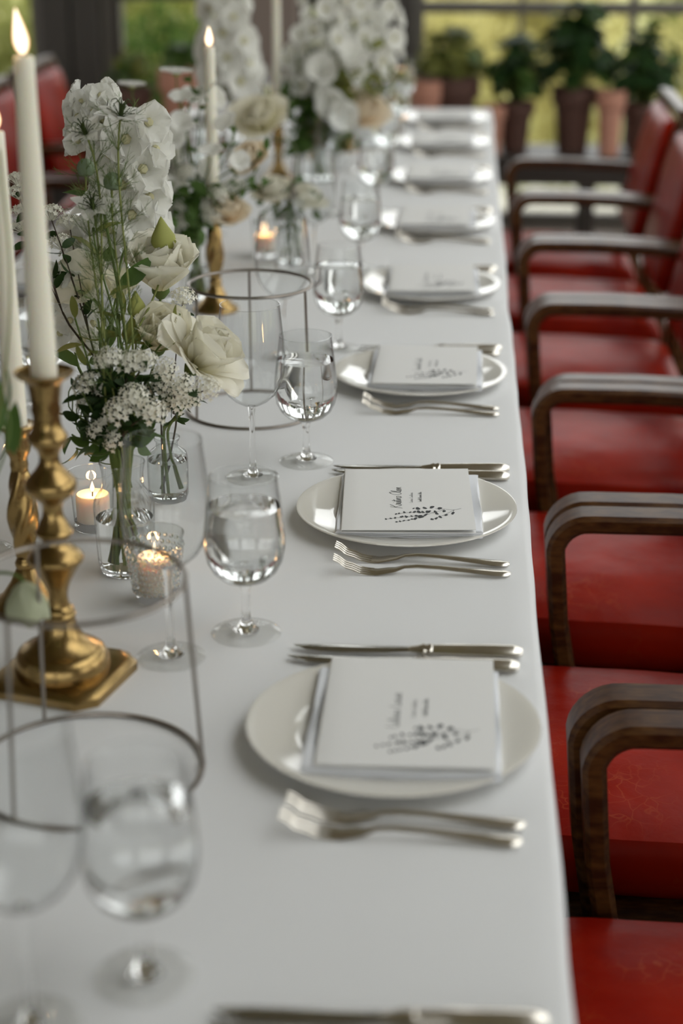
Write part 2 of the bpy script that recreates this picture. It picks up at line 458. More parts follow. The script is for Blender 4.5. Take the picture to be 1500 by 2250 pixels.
def leaf_cloud(seed, n, rx, rz, lw, mat):
    """one shrub crown: small leaves scattered over a lumpy volume, with inner twigs hidden"""
    r = random.Random(seed); mb = MB()
    lumps = [(Vector((r.uniform(-.55, .55), r.uniform(-.55, .55), r.uniform(.25, .85))), r.uniform(.28, .45)) for _ in range(9)]
    for _ in range(n):
        c, rad = r.choice(lumps)
        d = Vector((r.gauss(0, 1), r.gauss(0, 1), r.gauss(0, 1))).normalized() * rad * r.uniform(.6, 1.05)
        p = c + d; p = Vector((p.x * rx, p.y * rx, max(.02, p.z * rz)))
        u = Vector((r.gauss(0, 1), r.gauss(0, 1), r.gauss(0, 1))).normalized(); v = u.orthogonal().normalized()
        a = lw * r.uniform(.6, 1.3); b = a * .55
        mb.add([p - u * a, p + v * b, p + u * a, p - v * b], [(0, 1, 2, 3)])
    return mb.mesh('foliage', mat, False)
def trunk_mesh(seed, h):
    r = random.Random(seed); mb = MB(); p = Vector((0, 0, -.1)); pts = [p]
    for i in range(5): p = p + Vector((r.uniform(-.04, .04), r.uniform(-.04, .04), h / 5)); pts.append(p)
    mb.tube(pts, [.05, .045, .035, .028, .02, .012], 7)
    return mb.mesh('stem', 'stem_brown')
CROWNS = {'pale': [leaf_cloud(11, 2600, 1.0, 1.0, .055, 'leaf_pale'), leaf_cloud(12, 2600, 1.0, 1.0, .05, 'leaf_pale')],
          'mid': [leaf_cloud(13, 2600, 1.0, 1.0, .05, 'leaf_light')],
          'deep': [leaf_cloud(14, 3400, 1.0, 1.0, .05, 'leaf_mid')]}
TRK = trunk_mesh(5, .7)
LBL = {'pale': 'pale yellow-green sunlit shrub on the lawn outside the end windows',
       'mid': 'fresh green rounded shrub growing on the lawn outside the windows',
       'deep': 'deep green dense shrub standing in the garden behind the dark posts'}
def shrub(kind, x, y, w, h, idx=0, rz=0):
    t = thing('garden_shrub', LBL[kind], 'shrub', (x, y, -.11), rz, 'shrubs of the garden')
    link('foliage', CROWNS[kind][idx % len(CROWNS[kind])], t, scale=(w, w, h)); link('stem', TRK, t, scale=(1, 1, h))
for i, (x, y, w, h, kd) in enumerate([
        (-.35, 11.0, .52, .80, 'pale'), (.62, 10.9, .50, .72, 'pale'), (1.62, 10.9, .55, .80, 'pale'), (2.75, 11.2, .6, .9, 'pale'),
        (.25, 12.3, .72, 1.0, 'pale'), (1.75, 12.7, .8, 1.05, 'mid'), (-1.2, 12.6, .75, 1.0, 'mid'), (3.4, 13.2, .85, 1.2, 'mid'),
        (-1.72, 9.3, .50, .82, 'deep'), (-2.75, 12.6, .85, 1.15, 'mid'), (-2.7, 10.0, .5, .85, 'mid'), (-4.2, 11.6, .9, 1.15, 'deep'),
        (-1.45, 10.7, .48, .95, 'mid'), (-4.6, 14.6, 1.1, 1.4, 'mid'), (-2.0, 14.9, 1.1, 1.4, 'pale'), (.5, 14.6, 1.0, 1.3, 'pale')]):
    shrub(kd, x, y, w, h, i, i * 1.3)
# greenery beyond the side walls so the windows there look onto a garden too
for i in range(6):
    shrub('mid', X1 + 4.2 + (i % 2), -3 + i * 3.4, 1.2, 1.5, i, i * .7)
    shrub('deep', X0 - 4.2 - (i % 2), -3 + i * 3.4, 1.2, 1.6, i, i * .9)

# ------------------------------------------------------------------ plant bench under the end windows
BY = 7.12; BZ = .40
bench = thing('plant_bench', 'long dark wooden bench carrying potted plants under the windows', 'bench', (0, BY, 0))
for s in (-1, 0, 1):
    link('plank', MB().box((-.15, s * .125, BZ - .02), (3.7, .118, .04)).mesh('plank', 'wood_bench', False, .004), bench)
for x in (-1.9, -.75, .42, 1.55):
    for y in (-.15, .15):
        link('leg', MB().box((x, y, (BZ - .04) / 2), (.05, .05, BZ - .04)).mesh('leg', 'wood_bench', False, .004), bench)
link('apron', MB().box((-.15, -.172, BZ - .075), (3.66, .022, .07)).mesh('apron', 'wood_bench', False, .003), bench)
def pot_mesh(mat):
    p = [(0, .0), (.30, .0), (.33, .01), (.42, .72), (.46, .73), (.5, .75), (.5, .98), (.485, 1.0), (.44, 1.0), (.43, .95), (.40, .9), (0, .9)]
    return MB().lathe(p, 28).mesh('pot_body', mat)
POT = {m: pot_mesh(m) for m in ('terracotta', 'dark_clay')}
SOIL = MB().lathe([(0, .93), (.2, .935), (.425, .92)], 20).mesh('soil', 'soil')
def geranium(seed, n, rx, rz, lr):
    """leafy dome of round scalloped leaves on short stalks; returns list of leaf matrices"""
    r = random.Random(seed); out = []
    for i in range(n):
        a = i * 2.399 + r.uniform(-.3, .3); el = r.uniform(.0, 1.0)
        d = Vector((math.cos(a) * math.cos(el * 1.4), math.sin(a) * math.cos(el * 1.4), math.sin(el * 1.4) + .1))
        k = r.uniform(.55, 1.0)
        p = Vector((d.x * rx * k, d.y * rx * k, .03 + d.z * rz * k))
        nrm = (d + Vector((r.uniform(-.5, .5), r.uniform(-.5, .5), r.uniform(0, .8)))).normalized()
        out.append((Matrix.Translation(p) @ aim(nrm, r.uniform(0, 6)) @ Matrix.Scale(lr * r.uniform(.7, 1.25), 4), p))
    return out
def round_leaf(mat):
    vs = [(0, 0, 0)] + [(math.cos(a) * (1 + .08 * math.sin(7 * a)), math.sin(a) * (1 + .08 * math.sin(7 * a)), .18 + .06 * math.sin(3 * a)) for a in [2 * PI * k / 14 for k in range(14)]]
    return MB().add(vs, [(0, 1 + k, 1 + (k + 1) % 14) for k in range(14)]).mesh('leaf', mat)
RL = {m: round_leaf(m) for m in ('leaf_mid', 'leaf_deep', 'leaf_light')}
def potted(px, top, width_px, kind, plant, label, height=None, y=BY, group=None):
    c = ony(px, top, y); sc = width_px / (FPX / (c - CAM).dot(FW))
    hgt = max(.10, c.z - BZ)
    t = thing('potted_plant' if plant else 'flower_pot', label, 'potted plant' if plant else 'pot', (c.x, y, BZ), 0, group)
    b = link('pot_body', POT[kind], t, scale=(sc, sc, hgt)); link('soil', SOIL, t, scale=(sc, sc, hgt))
    if plant:
        seed, n, rx, rz, lr, mat = plant
        st = MB()
        for m, p in geranium(seed, n, rx, rz, lr):
            link('leaf', RL[mat if (seed + int(p.x * 1000)) % 4 else 'leaf_mid'], t, mtx=Matrix.Translation((0, 0, hgt * .92)) @ m)
            st.tube([(0, 0, -.02), (p.x * .4, p.y * .4, p.z * .6), tuple(p)], .0025, 3)
        link('stalks', st.mesh('stalks', 'stem_green'), t, (0, 0, hgt * .92))['kind'] = 'stuff'
    return t
potted(1133, 222, 84, 'dark_clay', (1, 75, .125, .22, .035, 'leaf_deep'), 'dark clay pot of leafy geranium standing at the bench end by the chairs')
potted(1262, 190, 100, 'dark_clay', (2, 130, .165, .31, .038, 'leaf_deep'), 'largest dark clay pot with a broad dome of geranium leaves')
potted(1412, 225, 96, 'dark_clay', (3, 110, .16, .28, .038, 'leaf_deep'), 'dark clay pot of geranium nearest the red chair backs', y=BY + .02)
potted(992, 168, 128, 'dark_clay', (4, 60, .15, .18, .035, 'leaf_light'), 'wide dark clay pot of pale leaves behind the end of the table')
potted(1343, 198, 66, 'terracotta', None, 'tall pale terracotta pot between two dark pots of geranium', y=BY - .10)
potted(1083, 232, 54, 'terracotta', None, 'small pale terracotta pot beside the table corner on the bench', y=BY - .10)
potted(935, 176, 76, 'terracotta', None, 'pale terracotta pot tucked against the wide dark pot', y=BY - .08)
potted(398, 152, 104, 'terracotta', (5, 26, .10, .10, .024, 'leaf_mid'), 'pale terracotta pot with small leaves behind the scabiosa flower')
potted(290, 190, 90, 'dark_clay', (6, 40, .10, .12, .024, 'leaf_light'), 'dark clay pot with a small pale green plant behind the delphinium')
# ------------------------------------------------------------------ table and cloth
TW = 1.0; TY0, TY1 = -.55, 5.72
tb = thing('dining_table', 'long banquet table under the white cloth', 'table', (-.5, (TY0 + TY1) / 2, 0))
link('tabletop', MB().box((0, 0, TZ - .018), (TW - .02, TY1 - TY0 - .02, .03)).mesh('tabletop', 'wood_dark', False), tb)
for y in (-3.0, -1.0, 1.0, 3.0):
    for x in (-.4, .4):
        link('leg', MB().box((x, y, (TZ - .033) / 2), (.06, .06, TZ - .033)).mesh('leg', 'wood_dark', False), tb)
from mathutils import noise
def cloth():
    mb = MB(); er = .010; drop = .24
    prof = []                                  # (outward offset from the flat, z) across half the width, from centre to hem
    half = TW / 2
    for i in range(25): prof.append((half - er) * i / 24)
    nflat = len(prof)
    def across(t):                             # signed path length -> (x, z, hang)
        s = abs(t)
        if s <= half - er: return t, 0.0, 0.0
        a = s - (half - er)
        if a < er * PI / 2:
            g = a / er; return math.copysign(half - er + er * math.sin(g), t), -(er - er * math.cos(g)), 0.0
        d = a - er * PI / 2
        return math.copysign(half, t), -er - d, d
    ts = [(half - er) * i / 26 for i in range(27)] + [half - er + er * PI / 2 * i / 4 for i in range(1, 5)] + [half - er + er * PI / 2 + drop * i / 8 for i in range(1, 9)]
    ts = [-t for t in reversed(ts[1:])] + ts
    ys = []; n = 330
    for j in range(n + 1): ys.append(TY0 + (TY1 - TY0) * j / n)
    vs, fs = [], []
    for y in ys:
        for t in ts:
            x, z, d = across(t)
            wv = .0022 * noise.noise((y * 2.1, x * 2, 3)) + .0012 * noise.noise((y * 7, 1, x * 4))
            px = x - .5 + (math.copysign(1, x) * (wv * 1.5 + d * (.012 * math.sin(y * 6.0 + x) + .010 * math.sin(y * 15 + 1))) if abs(x) > half - er else 0)
            # pressed fold lines and soft ripples of the linen
            rip = .0009 * noise.noise((x * 5, y * 3.5, 7)) + .0005 * noise.noise((x * 14, y * 9, 2))
            vs.append((px, y, TZ + .0005 + z + rip))
    w = len(ts)
    for j in range(n):
        for i in range(w - 1): fs.append((j * w + i, j * w + i + 1, (j + 1) * w + i + 1, (j + 1) * w + i))
    # far end: hang the cloth over the edge too
    base = n * w
    for kz in range(1, 6):
        for i, t in enumerate(ts):
            x0, y0, z0 = vs[base + i]
            vs.append((x0, y0 + .006 + .01 * kz * (1 + .5 * math.sin(x0 * 20)), min(z0, TZ + .0005 - .06 * kz) if z0 > TZ - .06 * kz else z0))
    for kz in range(5):
        a = base if kz == 0 else (n + kz) * w
        b = (n + kz + 1) * w
        for i in range(w - 1): fs.append((a + i, a + i + 1, b + i + 1, b + i))
    return MB().add(vs, fs)
c = link('tablecloth', cloth().mesh('tablecloth', 'linen'))
tag(c, 'white linen cloth laid over the long banquet table', 'tablecloth')

# ------------------------------------------------------------------ place setting pieces (meshes shared by all settings)
def plate_mesh():
    p = [(0, .0045), (.070, .0045), (.0785, .0058), (.085, .0095), (.0885, .0118), (.094, .0130), (.125, .0178), (.1325, .0192), (.1345, .0190), (.1348, .0178), (.1335, .0166),
         (.120, .0122), (.092, .0078), (.084, .0035), (.080, .0), (.074, .0), (.073, .0022), (0, .0022)]
    return MB().lathe(p, 96).mesh('dinner_plate', 'porcelain')
PLATE = plate_mesh()
def napkin_mesh():
    # serpentine fold: one continuous strip of linen, folded four times, seen from the end
    W, T, n = .176, .0023, 4
    cen = []
    for l in range(n):
        z = .0013 + l * .00245; xs = [(-W / 2 + .004) + (W - .008) * i / 10 for i in range(11)]
        if l % 2: xs = xs[::-1]
        cen += [(x, z) for x in xs]
        if l < n - 1:
            sx = xs[-1]; sg = 1 if sx > 0 else -1
            cen += [(sx + sg * .0012, z + .00045), (sx + sg * .0017, z + .00122), (sx + sg * .0012, z + .002)]
    D = .196; mb = MB(); ny = 14; T2 = T / 2 * .92
    pts = [Vector((a, 0, b)) for a, b in cen]; loop = []
    nr = []
    for i, p in enumerate(pts):
        t = (pts[min(i + 1, len(pts) - 1)] - pts[max(i - 1, 0)]).normalized(); nr.append(Vector((-t.z, 0, t.x)))
    loop = [p + q * T2 for p, q in zip(pts, nr)] + [p - q * T2 for p, q in reversed(list(zip(pts, nr)))]
    m = len(loop); vs, fs = [], []
    for j in range(ny + 1):
        y = -D / 2 + D * j / ny
        for p in loop:
            wob = .0012 * noise.noise((p.x * 30, y * 25, p.z * 300))
            rr_ = math.hypot(p.x, y); wob += min(.010, max(0, .0075 * (rr_ - .078) / .0105 if rr_ < .0885 else .0075 + (rr_ - .0885) * .155))
            vs.append((p.x + .0025 * noise.noise((y * 20, p.z * 400, 2)), y + .001 * noise.noise((p.x * 40, p.z * 500, 5)), p.z + wob))
    for j in range(ny):
        for i in range(m): fs.append((j * m + i, j * m + (i + 1) % m, (j + 1) * m + (i + 1) % m, (j + 1) * m + i))
    h = m // 2
    for j in (0, ny):
        for i in range(h - 1): fs.append((j * m + i, j * m + i + 1, j * m + m - 2 - i, j * m + m - 1 - i))
    return mb.add(vs, fs).mesh('napkin', 'napkin_linen')
NAPKIN = napkin_mesh()
CW, CD = .156, .214                           # card across and along the table
def card_mesh():
    # a sheet folded in half: two leaves meeting at a rounded spine, upper leaf springing slightly open
    T = .0005; pr = []
    for i in range(9): pr.append((CW / 2 - CW * i / 8, .0008))
    for i in range(1, 6):
        a = PI * i / 6; pr.append((-CW / 2 - .0012 * math.sin(a), .002 - .0012 * math.cos(a)))
    for i in range(9): pr.append((-CW / 2 + CW * i / 8, .0032 + .0018 * (i / 8) ** 1.5))
    up = [(x, z) for x, z in pr]; pts = [Vector((x, 0, z)) for x, z in pr]; nr = []
    for i, p in enumerate(pts):
        t = (pts[min(i + 1, len(pts) - 1)] - pts[max(i - 1, 0)]).normalized(); nr.append(Vector((t.z, 0, -t.x)))
    loop = [p + q * T / 2 for p, q in zip(pts, nr)] + [p - q * T / 2 for p, q in reversed(list(zip(pts, nr)))]
    m = len(loop); vs, fs = [], []
    for y in (-CD / 2, CD / 2): vs += [(p.x, y, p.z) for p in loop]
    for i in range(m): fs.append((i, (i + 1) % m, m + (i + 1) % m, m + i))
    h = m // 2
    for j in (0, 1):
        for i in range(h - 1): fs.append((j * m + i, j * m + i + 1, j * m + m - 2 - i, j * m + m - 1 - i))
    return MB().add(vs, fs).mesh('folded_sheet', 'paper', True)
CARD = card_mesh()
def card_z(x): return .0032 + .0018 * max(0, (x + CW / 2) / CW) ** 1.5 + .00045
# card of the second setting, used to turn printed marks into card coordinates
CARD_C = Vector((-.150, 1.957, 0)); CARD_R = math.radians(2.6); CARD_H = TZ + .0047 + .0192
def card_local(px, py):
    p = onz(px, py, CARD_H + .004) - CARD_C
    c, s = math.cos(-CARD_R), math.sin(-CARD_R)
    return Vector((p.x * c - p.y * s, p.x * s + p.y * c))
def zc(x, y): return card_local(820 + x / 4.6875, 1020 + y / 4.6875)
def ribbon(mb, pts, w):
    pts = [Vector((p[0], p[1])) for p in pts]
    if len(pts) < 2: return
    vs = []
    for i, p in enumerate(pts):
        t = pts[min(i + 1, len(pts) - 1)] - pts[max(i - 1, 0)]
        t = t.normalized() if t.length > 1e-9 else Vector((1, 0))
        n = Vector((-t.y, t.x)) * w / 2
        for q in (p + n, p - n): vs.append((q.x, q.y, card_z(q.x)))
    mb.add(vs, [(2 * i, 2 * i + 1, 2 * i + 3, 2 * i + 2) for i in range(len(pts) - 1)])
def arc(cx, cy, rx, ry, a0, a1, n=10):
    return [(cx + rx * math.cos(math.radians(a0 + (a1 - a0) * i / n)), cy + ry * math.sin(math.radians(a0 + (a1 - a0) * i / n))) for i in range(n + 1)]
GLY = {  # handwriting strokes: (advance, [polylines]) in x-height units
    'K': (1.25, [[(.25, 2.1), (.15, 1.2), (.05, 0), (-.05, -.25)], [(1.15, 2.15), (.75, 1.55), (.18, 1.0), (.55, .75), (.95, .1), (1.25, -.1), (1.5, .1)]]),
    'r': (.55, [[(0, .1), (.15, .9), (.2, 1.05), (.3, .85), (.5, .85), (.42, .3), (.55, .05)]]),
    'i': (.38, [[(0, .1), (.15, .95), (.15, .2), (.38, .05)], [(.2, 1.4), (.22, 1.48)]]),
    's': (.5, [[(0, .1), (.25, 1.0), (.38, .6), (.35, .1), (.1, .0), (.5, .08)]]),
    't': (.45, [[(0, .1), (.25, 1.8), (.18, .3), (.25, .02), (.45, .1)], [(-.1, 1.25), (.6, 1.4)]]),
    'n': (.75, [[(0, .1), (.12, .95), (.12, 0), (.3, .8), (.48, .95), (.52, .2), (.75, .05)]]),
    'a': (.7, [arc(.3, .45, .28, .48, 60, 360) + [(.58, .9), (.55, .2), (.7, .05)]]),
    'O': (1.25, [arc(.6, 1.05, .5, 1.05, 110, 470, 20) + [(.7, 2.3), (1.0, 2.2)]]),
    'l': (.42, [[(0, .1), (.3, 1.4), (.3, 2.0), (.15, 2.05), (.1, 1.2), (.15, .15), (.42, .08)]]),
    'e': (.52, [[(0, .25), (.38, .6), (.3, .95), (.1, .75), (.1, .2), (.3, 0), (.52, .15)]]),
    ' ': (.5, []),
}
def scribble(seed, nwords=2):
    r = random.Random(seed); out, x = [], 0.0
    for w in range(nwords):
        ln = [(x, r.choice((1.9, 1.7))), (x - .05, .6), (x + .1, 0)]
        x += .35
        for _ in range(r.randint(4, 7)):
            hgt = r.choice((.8, .9, 1.0, .85, 1.7))
            ln += [(x + .08, .1), (x + .2, hgt), (x + .28, hgt * .6), (x + .26, .1), (x + .42, .05)]; x += .42
        out.append(ln); x += .45
    return x, out
def lay(mb, strokes, total, p0, p1, up, w):
    """lay strokes (x along the line, y up in x-heights) between plane points p0..p1"""
    ax = (p1 - p0) / total
    for st in strokes:
        fine = []
        for a, b in zip(st, st[1:]):
            for k in range(3): fine.append((a[0] + (b[0] - a[0]) * k / 3, a[1] + (b[1] - a[1]) * k / 3))
        fine.append(st[-1])
        ribbon(mb, [p0 + ax * x + up * y for x, y in fine], w)
def name_strokes(text):
    x, out = 0, []
    for ch in text:
        adv, sts = GLY[ch]
        out += [[(x + a + b * .18, b) for a, b in st] for st in sts]; x += adv
    return x, out
def lettering(which):
    mb = MB()
    up = (zc(170, 450) - zc(287, 450)) / 2.15
    tot, st = name_strokes('Kristina Olsen') if which == 0 else scribble(20 + which)
    lay(mb, st, tot, zc(287, 452), zc(287, 238), up, .00075)
    for k, (x, y0, y1) in enumerate(((405, 395, 287), (495, 388, 285))):
        tot, st = scribble(40 + k, 2 + k)
        lay(mb, st, tot, zc(x, y0), zc(x, y1), up * .42, .0004)
    return mb.mesh('lettering', 'ink', False)
def sprig_print():
    mb = MB()
    for ln in ([(905, 465), (830, 478), (735, 470), (640, 462)], [(830, 480), (740, 525), (600, 575)], [(735, 472), (640, 500), (560, 502), (380, 497), (220, 518)],
               [(640, 503), (540, 525), (395, 540), (225, 553), (130, 567)], [(540, 525), (480, 550), (400, 570), (235, 597)], [(830, 480), (815, 515)]):
        ribbon(mb, [zc(*p) for p in ln], .0005)
    r = random.Random(4)
    L = [(235, 513), (265, 507), (320, 497), (380, 497), (425, 493), (470, 495), (510, 497), (560, 495), (130, 565), (180, 558), (225, 553), (285, 545), (335, 540), (395, 538),
         (445, 535), (480, 535), (540, 525), (240, 595), (275, 590), (315, 583), (365, 578), (400, 568), (435, 562), (480, 550), (415, 458), (460, 460), (530, 455), (605, 447), (685, 460),
         (655, 515), (730, 490), (640, 495), (820, 512), (750, 530), (690, 550), (650, 562), (605, 572), (300, 540), (345, 545), (500, 545), (575, 490)]
    for x, y in L:
        a = math.radians(r.uniform(-30, 30)); big = 1 + (x > 420) * .55
        A, B = 15 * big * r.uniform(.75, 1.1), 7 * big * r.uniform(.7, 1.1); ring = []
        for k in range(9):
            t = 2 * PI * k / 9; u, v = A * math.cos(t), B * math.sin(t) * (1.1 - .4 * math.cos(t))
            q = zc(x + u * math.cos(a) - v * math.sin(a), y + u * math.sin(a) + v * math.cos(a)); ring.append((q.x, q.y, card_z(q.x)))
        mb.add(ring, [tuple(range(9))])
    return mb.mesh('printed_sprig', 'ink', False)
SPRIG = sprig_print()
LETTER = {k: lettering(k) for k in range(4)}

def strip_solid(profile, name, mat, nseg=None):
    """solid from stations (x, y_centre, half width, z_mid, half thickness) with a lens-shaped section"""
    vs, fs = [], []; m = 8
    for (x, yc, hw, z, ht) in profile:
        for k in range(m):
            a = 2 * PI * k / m; vs.append((x, yc + hw * math.cos(a), z + ht * math.sin(a)))
    n = len(profile)
    for i in range(n - 1):
        for k in range(m): fs.append((i * m + k, i * m + (k + 1) % m, (i + 1) * m + (k + 1) % m, (i + 1) * m + k))
    fs.append(tuple(range(m - 1, -1, -1))); fs.append(tuple((n - 1) * m + k for k in range(m)))
    return MB().add(vs, fs)
def knife_parts():
    # handle end at x=0, tip at -x; local +x points to the diner
    hd = strip_solid([(0, 0, .0050, .0062, .0040), (-.004, 0, .0080, .0062, .0056), (-.010, 0, .0100, .0064, .0062), (-.03, 0, .0098, .0064, .0062), (-.07, 0, .0084, .0062, .0056), (-.092, 0, .0072, .0060, .0050)], 'handle', 'silver').mesh('handle', 'silver')
    bo = MB(); 
    pr = [(-.091, .0075, .0054), (-.094, .0088, .0062), (-.097, .0070, .0050), (-.100, .0088, .0060), (-.104, .0066, .0044), (-.110, .0058, .0030), (-.116, .0064, .0016)]
    bo = strip_solid([(x, 0, w, .0060, t) for x, w, t in pr], 'bolster', 'silver').mesh('bolster', 'silver')
    bl = strip_solid([(-.114, 0, .0066, .0060, .0014), (-.14, -.001, .0085, .0058, .0012), (-.18, -.001, .0092, .0054, .0010), (-.205, 0, .0088, .0052, .0009), (-.222, .002, .0062, .0050, .0008), (-.231, .0045, .0022, .0050, .0006), (-.233, .006, .0006, .0050, .0004)], 'blade', 'blade_steel').mesh('blade', 'blade_steel')
    return hd, bo, bl
KNIFE = knife_parts()
def fork_parts():
    def zc_(x):                                # side profile: end low, neck arched, root of the tines touching, tips lifted
        t = -x
        K = [(0, .0035), (.02, .0040), (.06, .0068), (.095, .0100), (.115, .0092), (.135, .0040), (.152, .0014), (.165, .0022), (.182, .0080), (.200, .0185)]
        for (a, za), (b, zb) in zip(K, K[1:]):
            if a <= t <= b:
                s = (t - a) / (b - a); s = s * s * (3 - 2 * s); return za + (zb - za) * s
        return K[-1][1]
    W = [(0, .0025), (.003, .0062), (.010, .0088), (.02, .0082), (.045, .0060), (.08, .0040), (.105, .0032), (.12, .0040), (.13, .0070), (.138, .0092), (.150, .0103), (.158, .0104)]
    hd = strip_solid([(-t, 0, w, zc_(-t), .0021 if t < .12 else .0014) for t, w in W[:8]], 'handle', 'silver').mesh('handle', 'silver')
    hb = strip_solid([(-t, 0, w, zc_(-t), .0016) for t, w in W[7:]], 'head', 'silver').mesh('head', 'silver')
    ti = []
    for k in range(4):
        y = -.0088 + k * .00587
        ti.append(strip_solid([(-t, y * (1 - (t - .156) * 1.0), .0015 if t < .19 else .0009, zc_(-t), .0011) for t in (.154, .162, .170, .178, .186, .194, .200)], 'tine', 'silver').mesh('tine', 'silver'))
    return hd, hb, ti
FORK = fork_parts()
def knife(x, y, rz, label, group):
    t = thing('table_knife', label, 'knife', (x, y, TZ + .0005), rz, group)
    for n, m in zip(('handle', 'bolster', 'blade'), KNIFE): link(n, m, t)
def fork(x, y, rz, label, group):
    t = thing('table_fork', label, 'fork', (x, y, TZ + .0005), rz, group)
    link('handle', FORK[0], t); hd = link('head', FORK[1], t)
    for m in FORK[2]: link('tine', m, hd)
def glass_parts(kind):
    if kind == 'wine':
        bowl = [(.0045, .098), (.012, .1005), (.022, .106), (.031, .1145), (.038, .126), (.0425, .140), (.0445, .156), (.0440, .172), (.0425, .190), (.0400, .212), (.0378, .232)]
        stem = [(0, .0988), (.005, .0985), (.0050, .094), (.0040, .088), (.0036, .060), (.0036, .030), (.0045, .016), (.0075, .0085), (.0135, .0052), (.0135, .0046), (0, .0046)]
        foot = [(0, .0050), (.012, .0048), (.026, .0030), (.0345, .0016), (.0352, .0008), (.0345, 0), (0, .0004)]
    else:
        bowl = [(.0045, .0575), (.014, .0592), (.025, .0640), (.0335, .0720), (.0390, .0830), (.0415, .0960), (.0418, .1080), (.0405, .1240), (.0385, .1420), (.0362, .1600), (.0345, .1745)]
        stem = [(0, .0580), (.0055, .0578), (.0062, .054), (.0048, .049), (.0042, .040), (.0042, .028), (.0050, .018), (.0080, .0098), (.0140, .0060), (.0140, .0050), (0, .0050)]
        foot = [(0, .0056), (.012, .0054), (.028, .0034), (.0360, .0018), (.0368, .0009), (.0360, 0), (0, .0004)]
    rim = bowl[-1]
    b = MB().lathe(bowl, 64)
    r = MB().tube([(rim[0] * math.cos(2 * PI * k / 64), rim[0] * math.sin(2 * PI * k / 64), rim[1]) for k in range(64)], .00055, 5, closed=True)
    out = [('bowl', b.mesh('bowl', 'glass_wall')), ('rim', r.mesh('rim', 'glass_wall')), ('stem', MB().lathe(stem, 24).mesh('stem', 'solid_glass')), ('foot', MB().lathe(foot, 48).mesh('foot', 'foot_glass'))]
    if kind == 'water':
        lvl = .142; pr = [(0, .0590)] + [(x - .0012, z + .0006) for x, z in bowl[1:8]] + [(.0385 - .0012, lvl), (.034, lvl - .0006), (0, lvl - .0008)]
        out.append(('water', MB().lathe(pr, 64).mesh('water', 'water')))
    return out
GLASS = {k: glass_parts(k) for k in ('wine', 'water')}
def glass(kind, x, y, label, group):
    t = thing('wine_glass' if kind == 'wine' else 'water_goblet', label, 'glass', (x, y, TZ + .0005), 0, group)
    for n, m in GLASS[kind]: link(n, m, t)

ROWS = [.80, 1.392, 1.957, 2.556, 3.150, 3.760, 4.340, 4.900, 5.400]
G_R = 'place settings along the open edge beside the red chairs'
G_L = 'place settings on the side behind the flowers'
JIT = random.Random(5)
ORD = ['first', 'second', 'third', 'fourth', 'fifth', 'sixth', 'seventh', 'eighth', 'ninth']
def setting(row, side, name_idx, crot):
    """side 0: diners beside the open edge; side 1: the opposite edge, turned half round"""
    y0 = ROWS[row]
    own = side == 0 and row == 2
    ordn = ORD[8 - row]
    where = ('at the %s open-side place from the potted plants' if side == 0 else 'at the %s place from the plants, across the flowers') % ordn
    grp = lambda s: s + (' by the open row of chairs' if side == 0 else ' behind the flowers')
    def put(dx, dy, rz):                       # setting coordinates -> table
        if side == 0: return dx, y0 + dy, rz
        return -1.0 - dx, y0 - dy, rz + PI
    pdx, cdx, cdy = {1: (.007, .020, .008), 3: (.0, .009, .0), 4: (.0, .006, .0)}.get(row, (0, 0, 0)) if side == 0 else (0, 0, 0)
    x, y, r = put(-.1515 + pdx, 0, 0)
    nm = where
    p = link('dinner_plate', PLATE, None, (x, y, TZ + .0005)); tag(p, 'cream porcelain plate %s' % nm, 'plate', grp('dinner plates'))
    x, y, r = put(-.148 + cdx * .7, 0.0, crot * .6)
    n = link('napkin', NAPKIN, None, (x, y, TZ + .0047), (0, 0, r)); tag(n, 'folded white napkin %s' % nm, 'napkin', grp('folded napkins'))
    x, y, r = put(-.150 + cdx, cdy, crot)
    c = thing('menu_card', '%s card with printed sprig %s' % ('crisply lettered white' if own else 'white', where), 'card', (x, y, TZ + .0047 + .0192), r, grp('name cards'))
    link('folded_sheet', CARD, c); link('lettering', LETTER[name_idx], c, (0, 0, 0)); link('printed_sprig', SPRIG, c, (0, 0, .00005))
    j = lambda s: JIT.uniform(-s, s)
    nm2 = where
    x, y, r = put(-.021 + j(.002), .182 + j(.003), math.radians(1.2) + j(.012)); knife(x, y, r, 'outer silver knife %s' % nm2, grp('outer knives'))
    x, y, r = put(-.024 + j(.002), .150 + j(.003), math.radians(-2.2) + j(.012)); knife(x, y, r, 'inner silver knife %s' % nm2, grp('inner knives'))
    x, y, r = put(-.029 + j(.002), -.145 + j(.002), math.radians(-2.0) + j(.02)); fork(x, y, r, 'inner silver fork %s' % nm2, grp('inner forks'))
    x, y, r = put(-.030 + j(.002), -.174 + j(.002), math.radians(-1.0) + j(.02)); fork(x, y, r, 'outer silver fork %s' % nm2, grp('outer forks'))
    wx, wy = {0: (-.308, .222), 1: (-.307, .221), 2: (-.293, .206)}.get(row, (-.290, .175))
    x, y, r = put(wx, wy, 0); glass('water', x, y, 'goblet of water %s' % nm2, grp('water goblets'))
    wx, wy = {0: (-.376, .160), 1: (-.376, .158), 2: (-.357, .137)}.get(row, (-.372 + j(.01), .12 + j(.01)))
    x, y, r = put(wx, wy, 0); glass('wine', x, y, 'tall empty wine glass %s' % nm2, grp('wine glasses'))
for i in range(9): setting(i, 0, 0 if i == 2 else 1 + i % 3, [0, .0, CARD_R, -.01, .02, -.02, .01, .03, 0][i])
for i in range(1, 9): setting(i, 1, 1 + i % 3, [0, .0, .03, -.02, .02, -.02, .01, .03, 0][i])

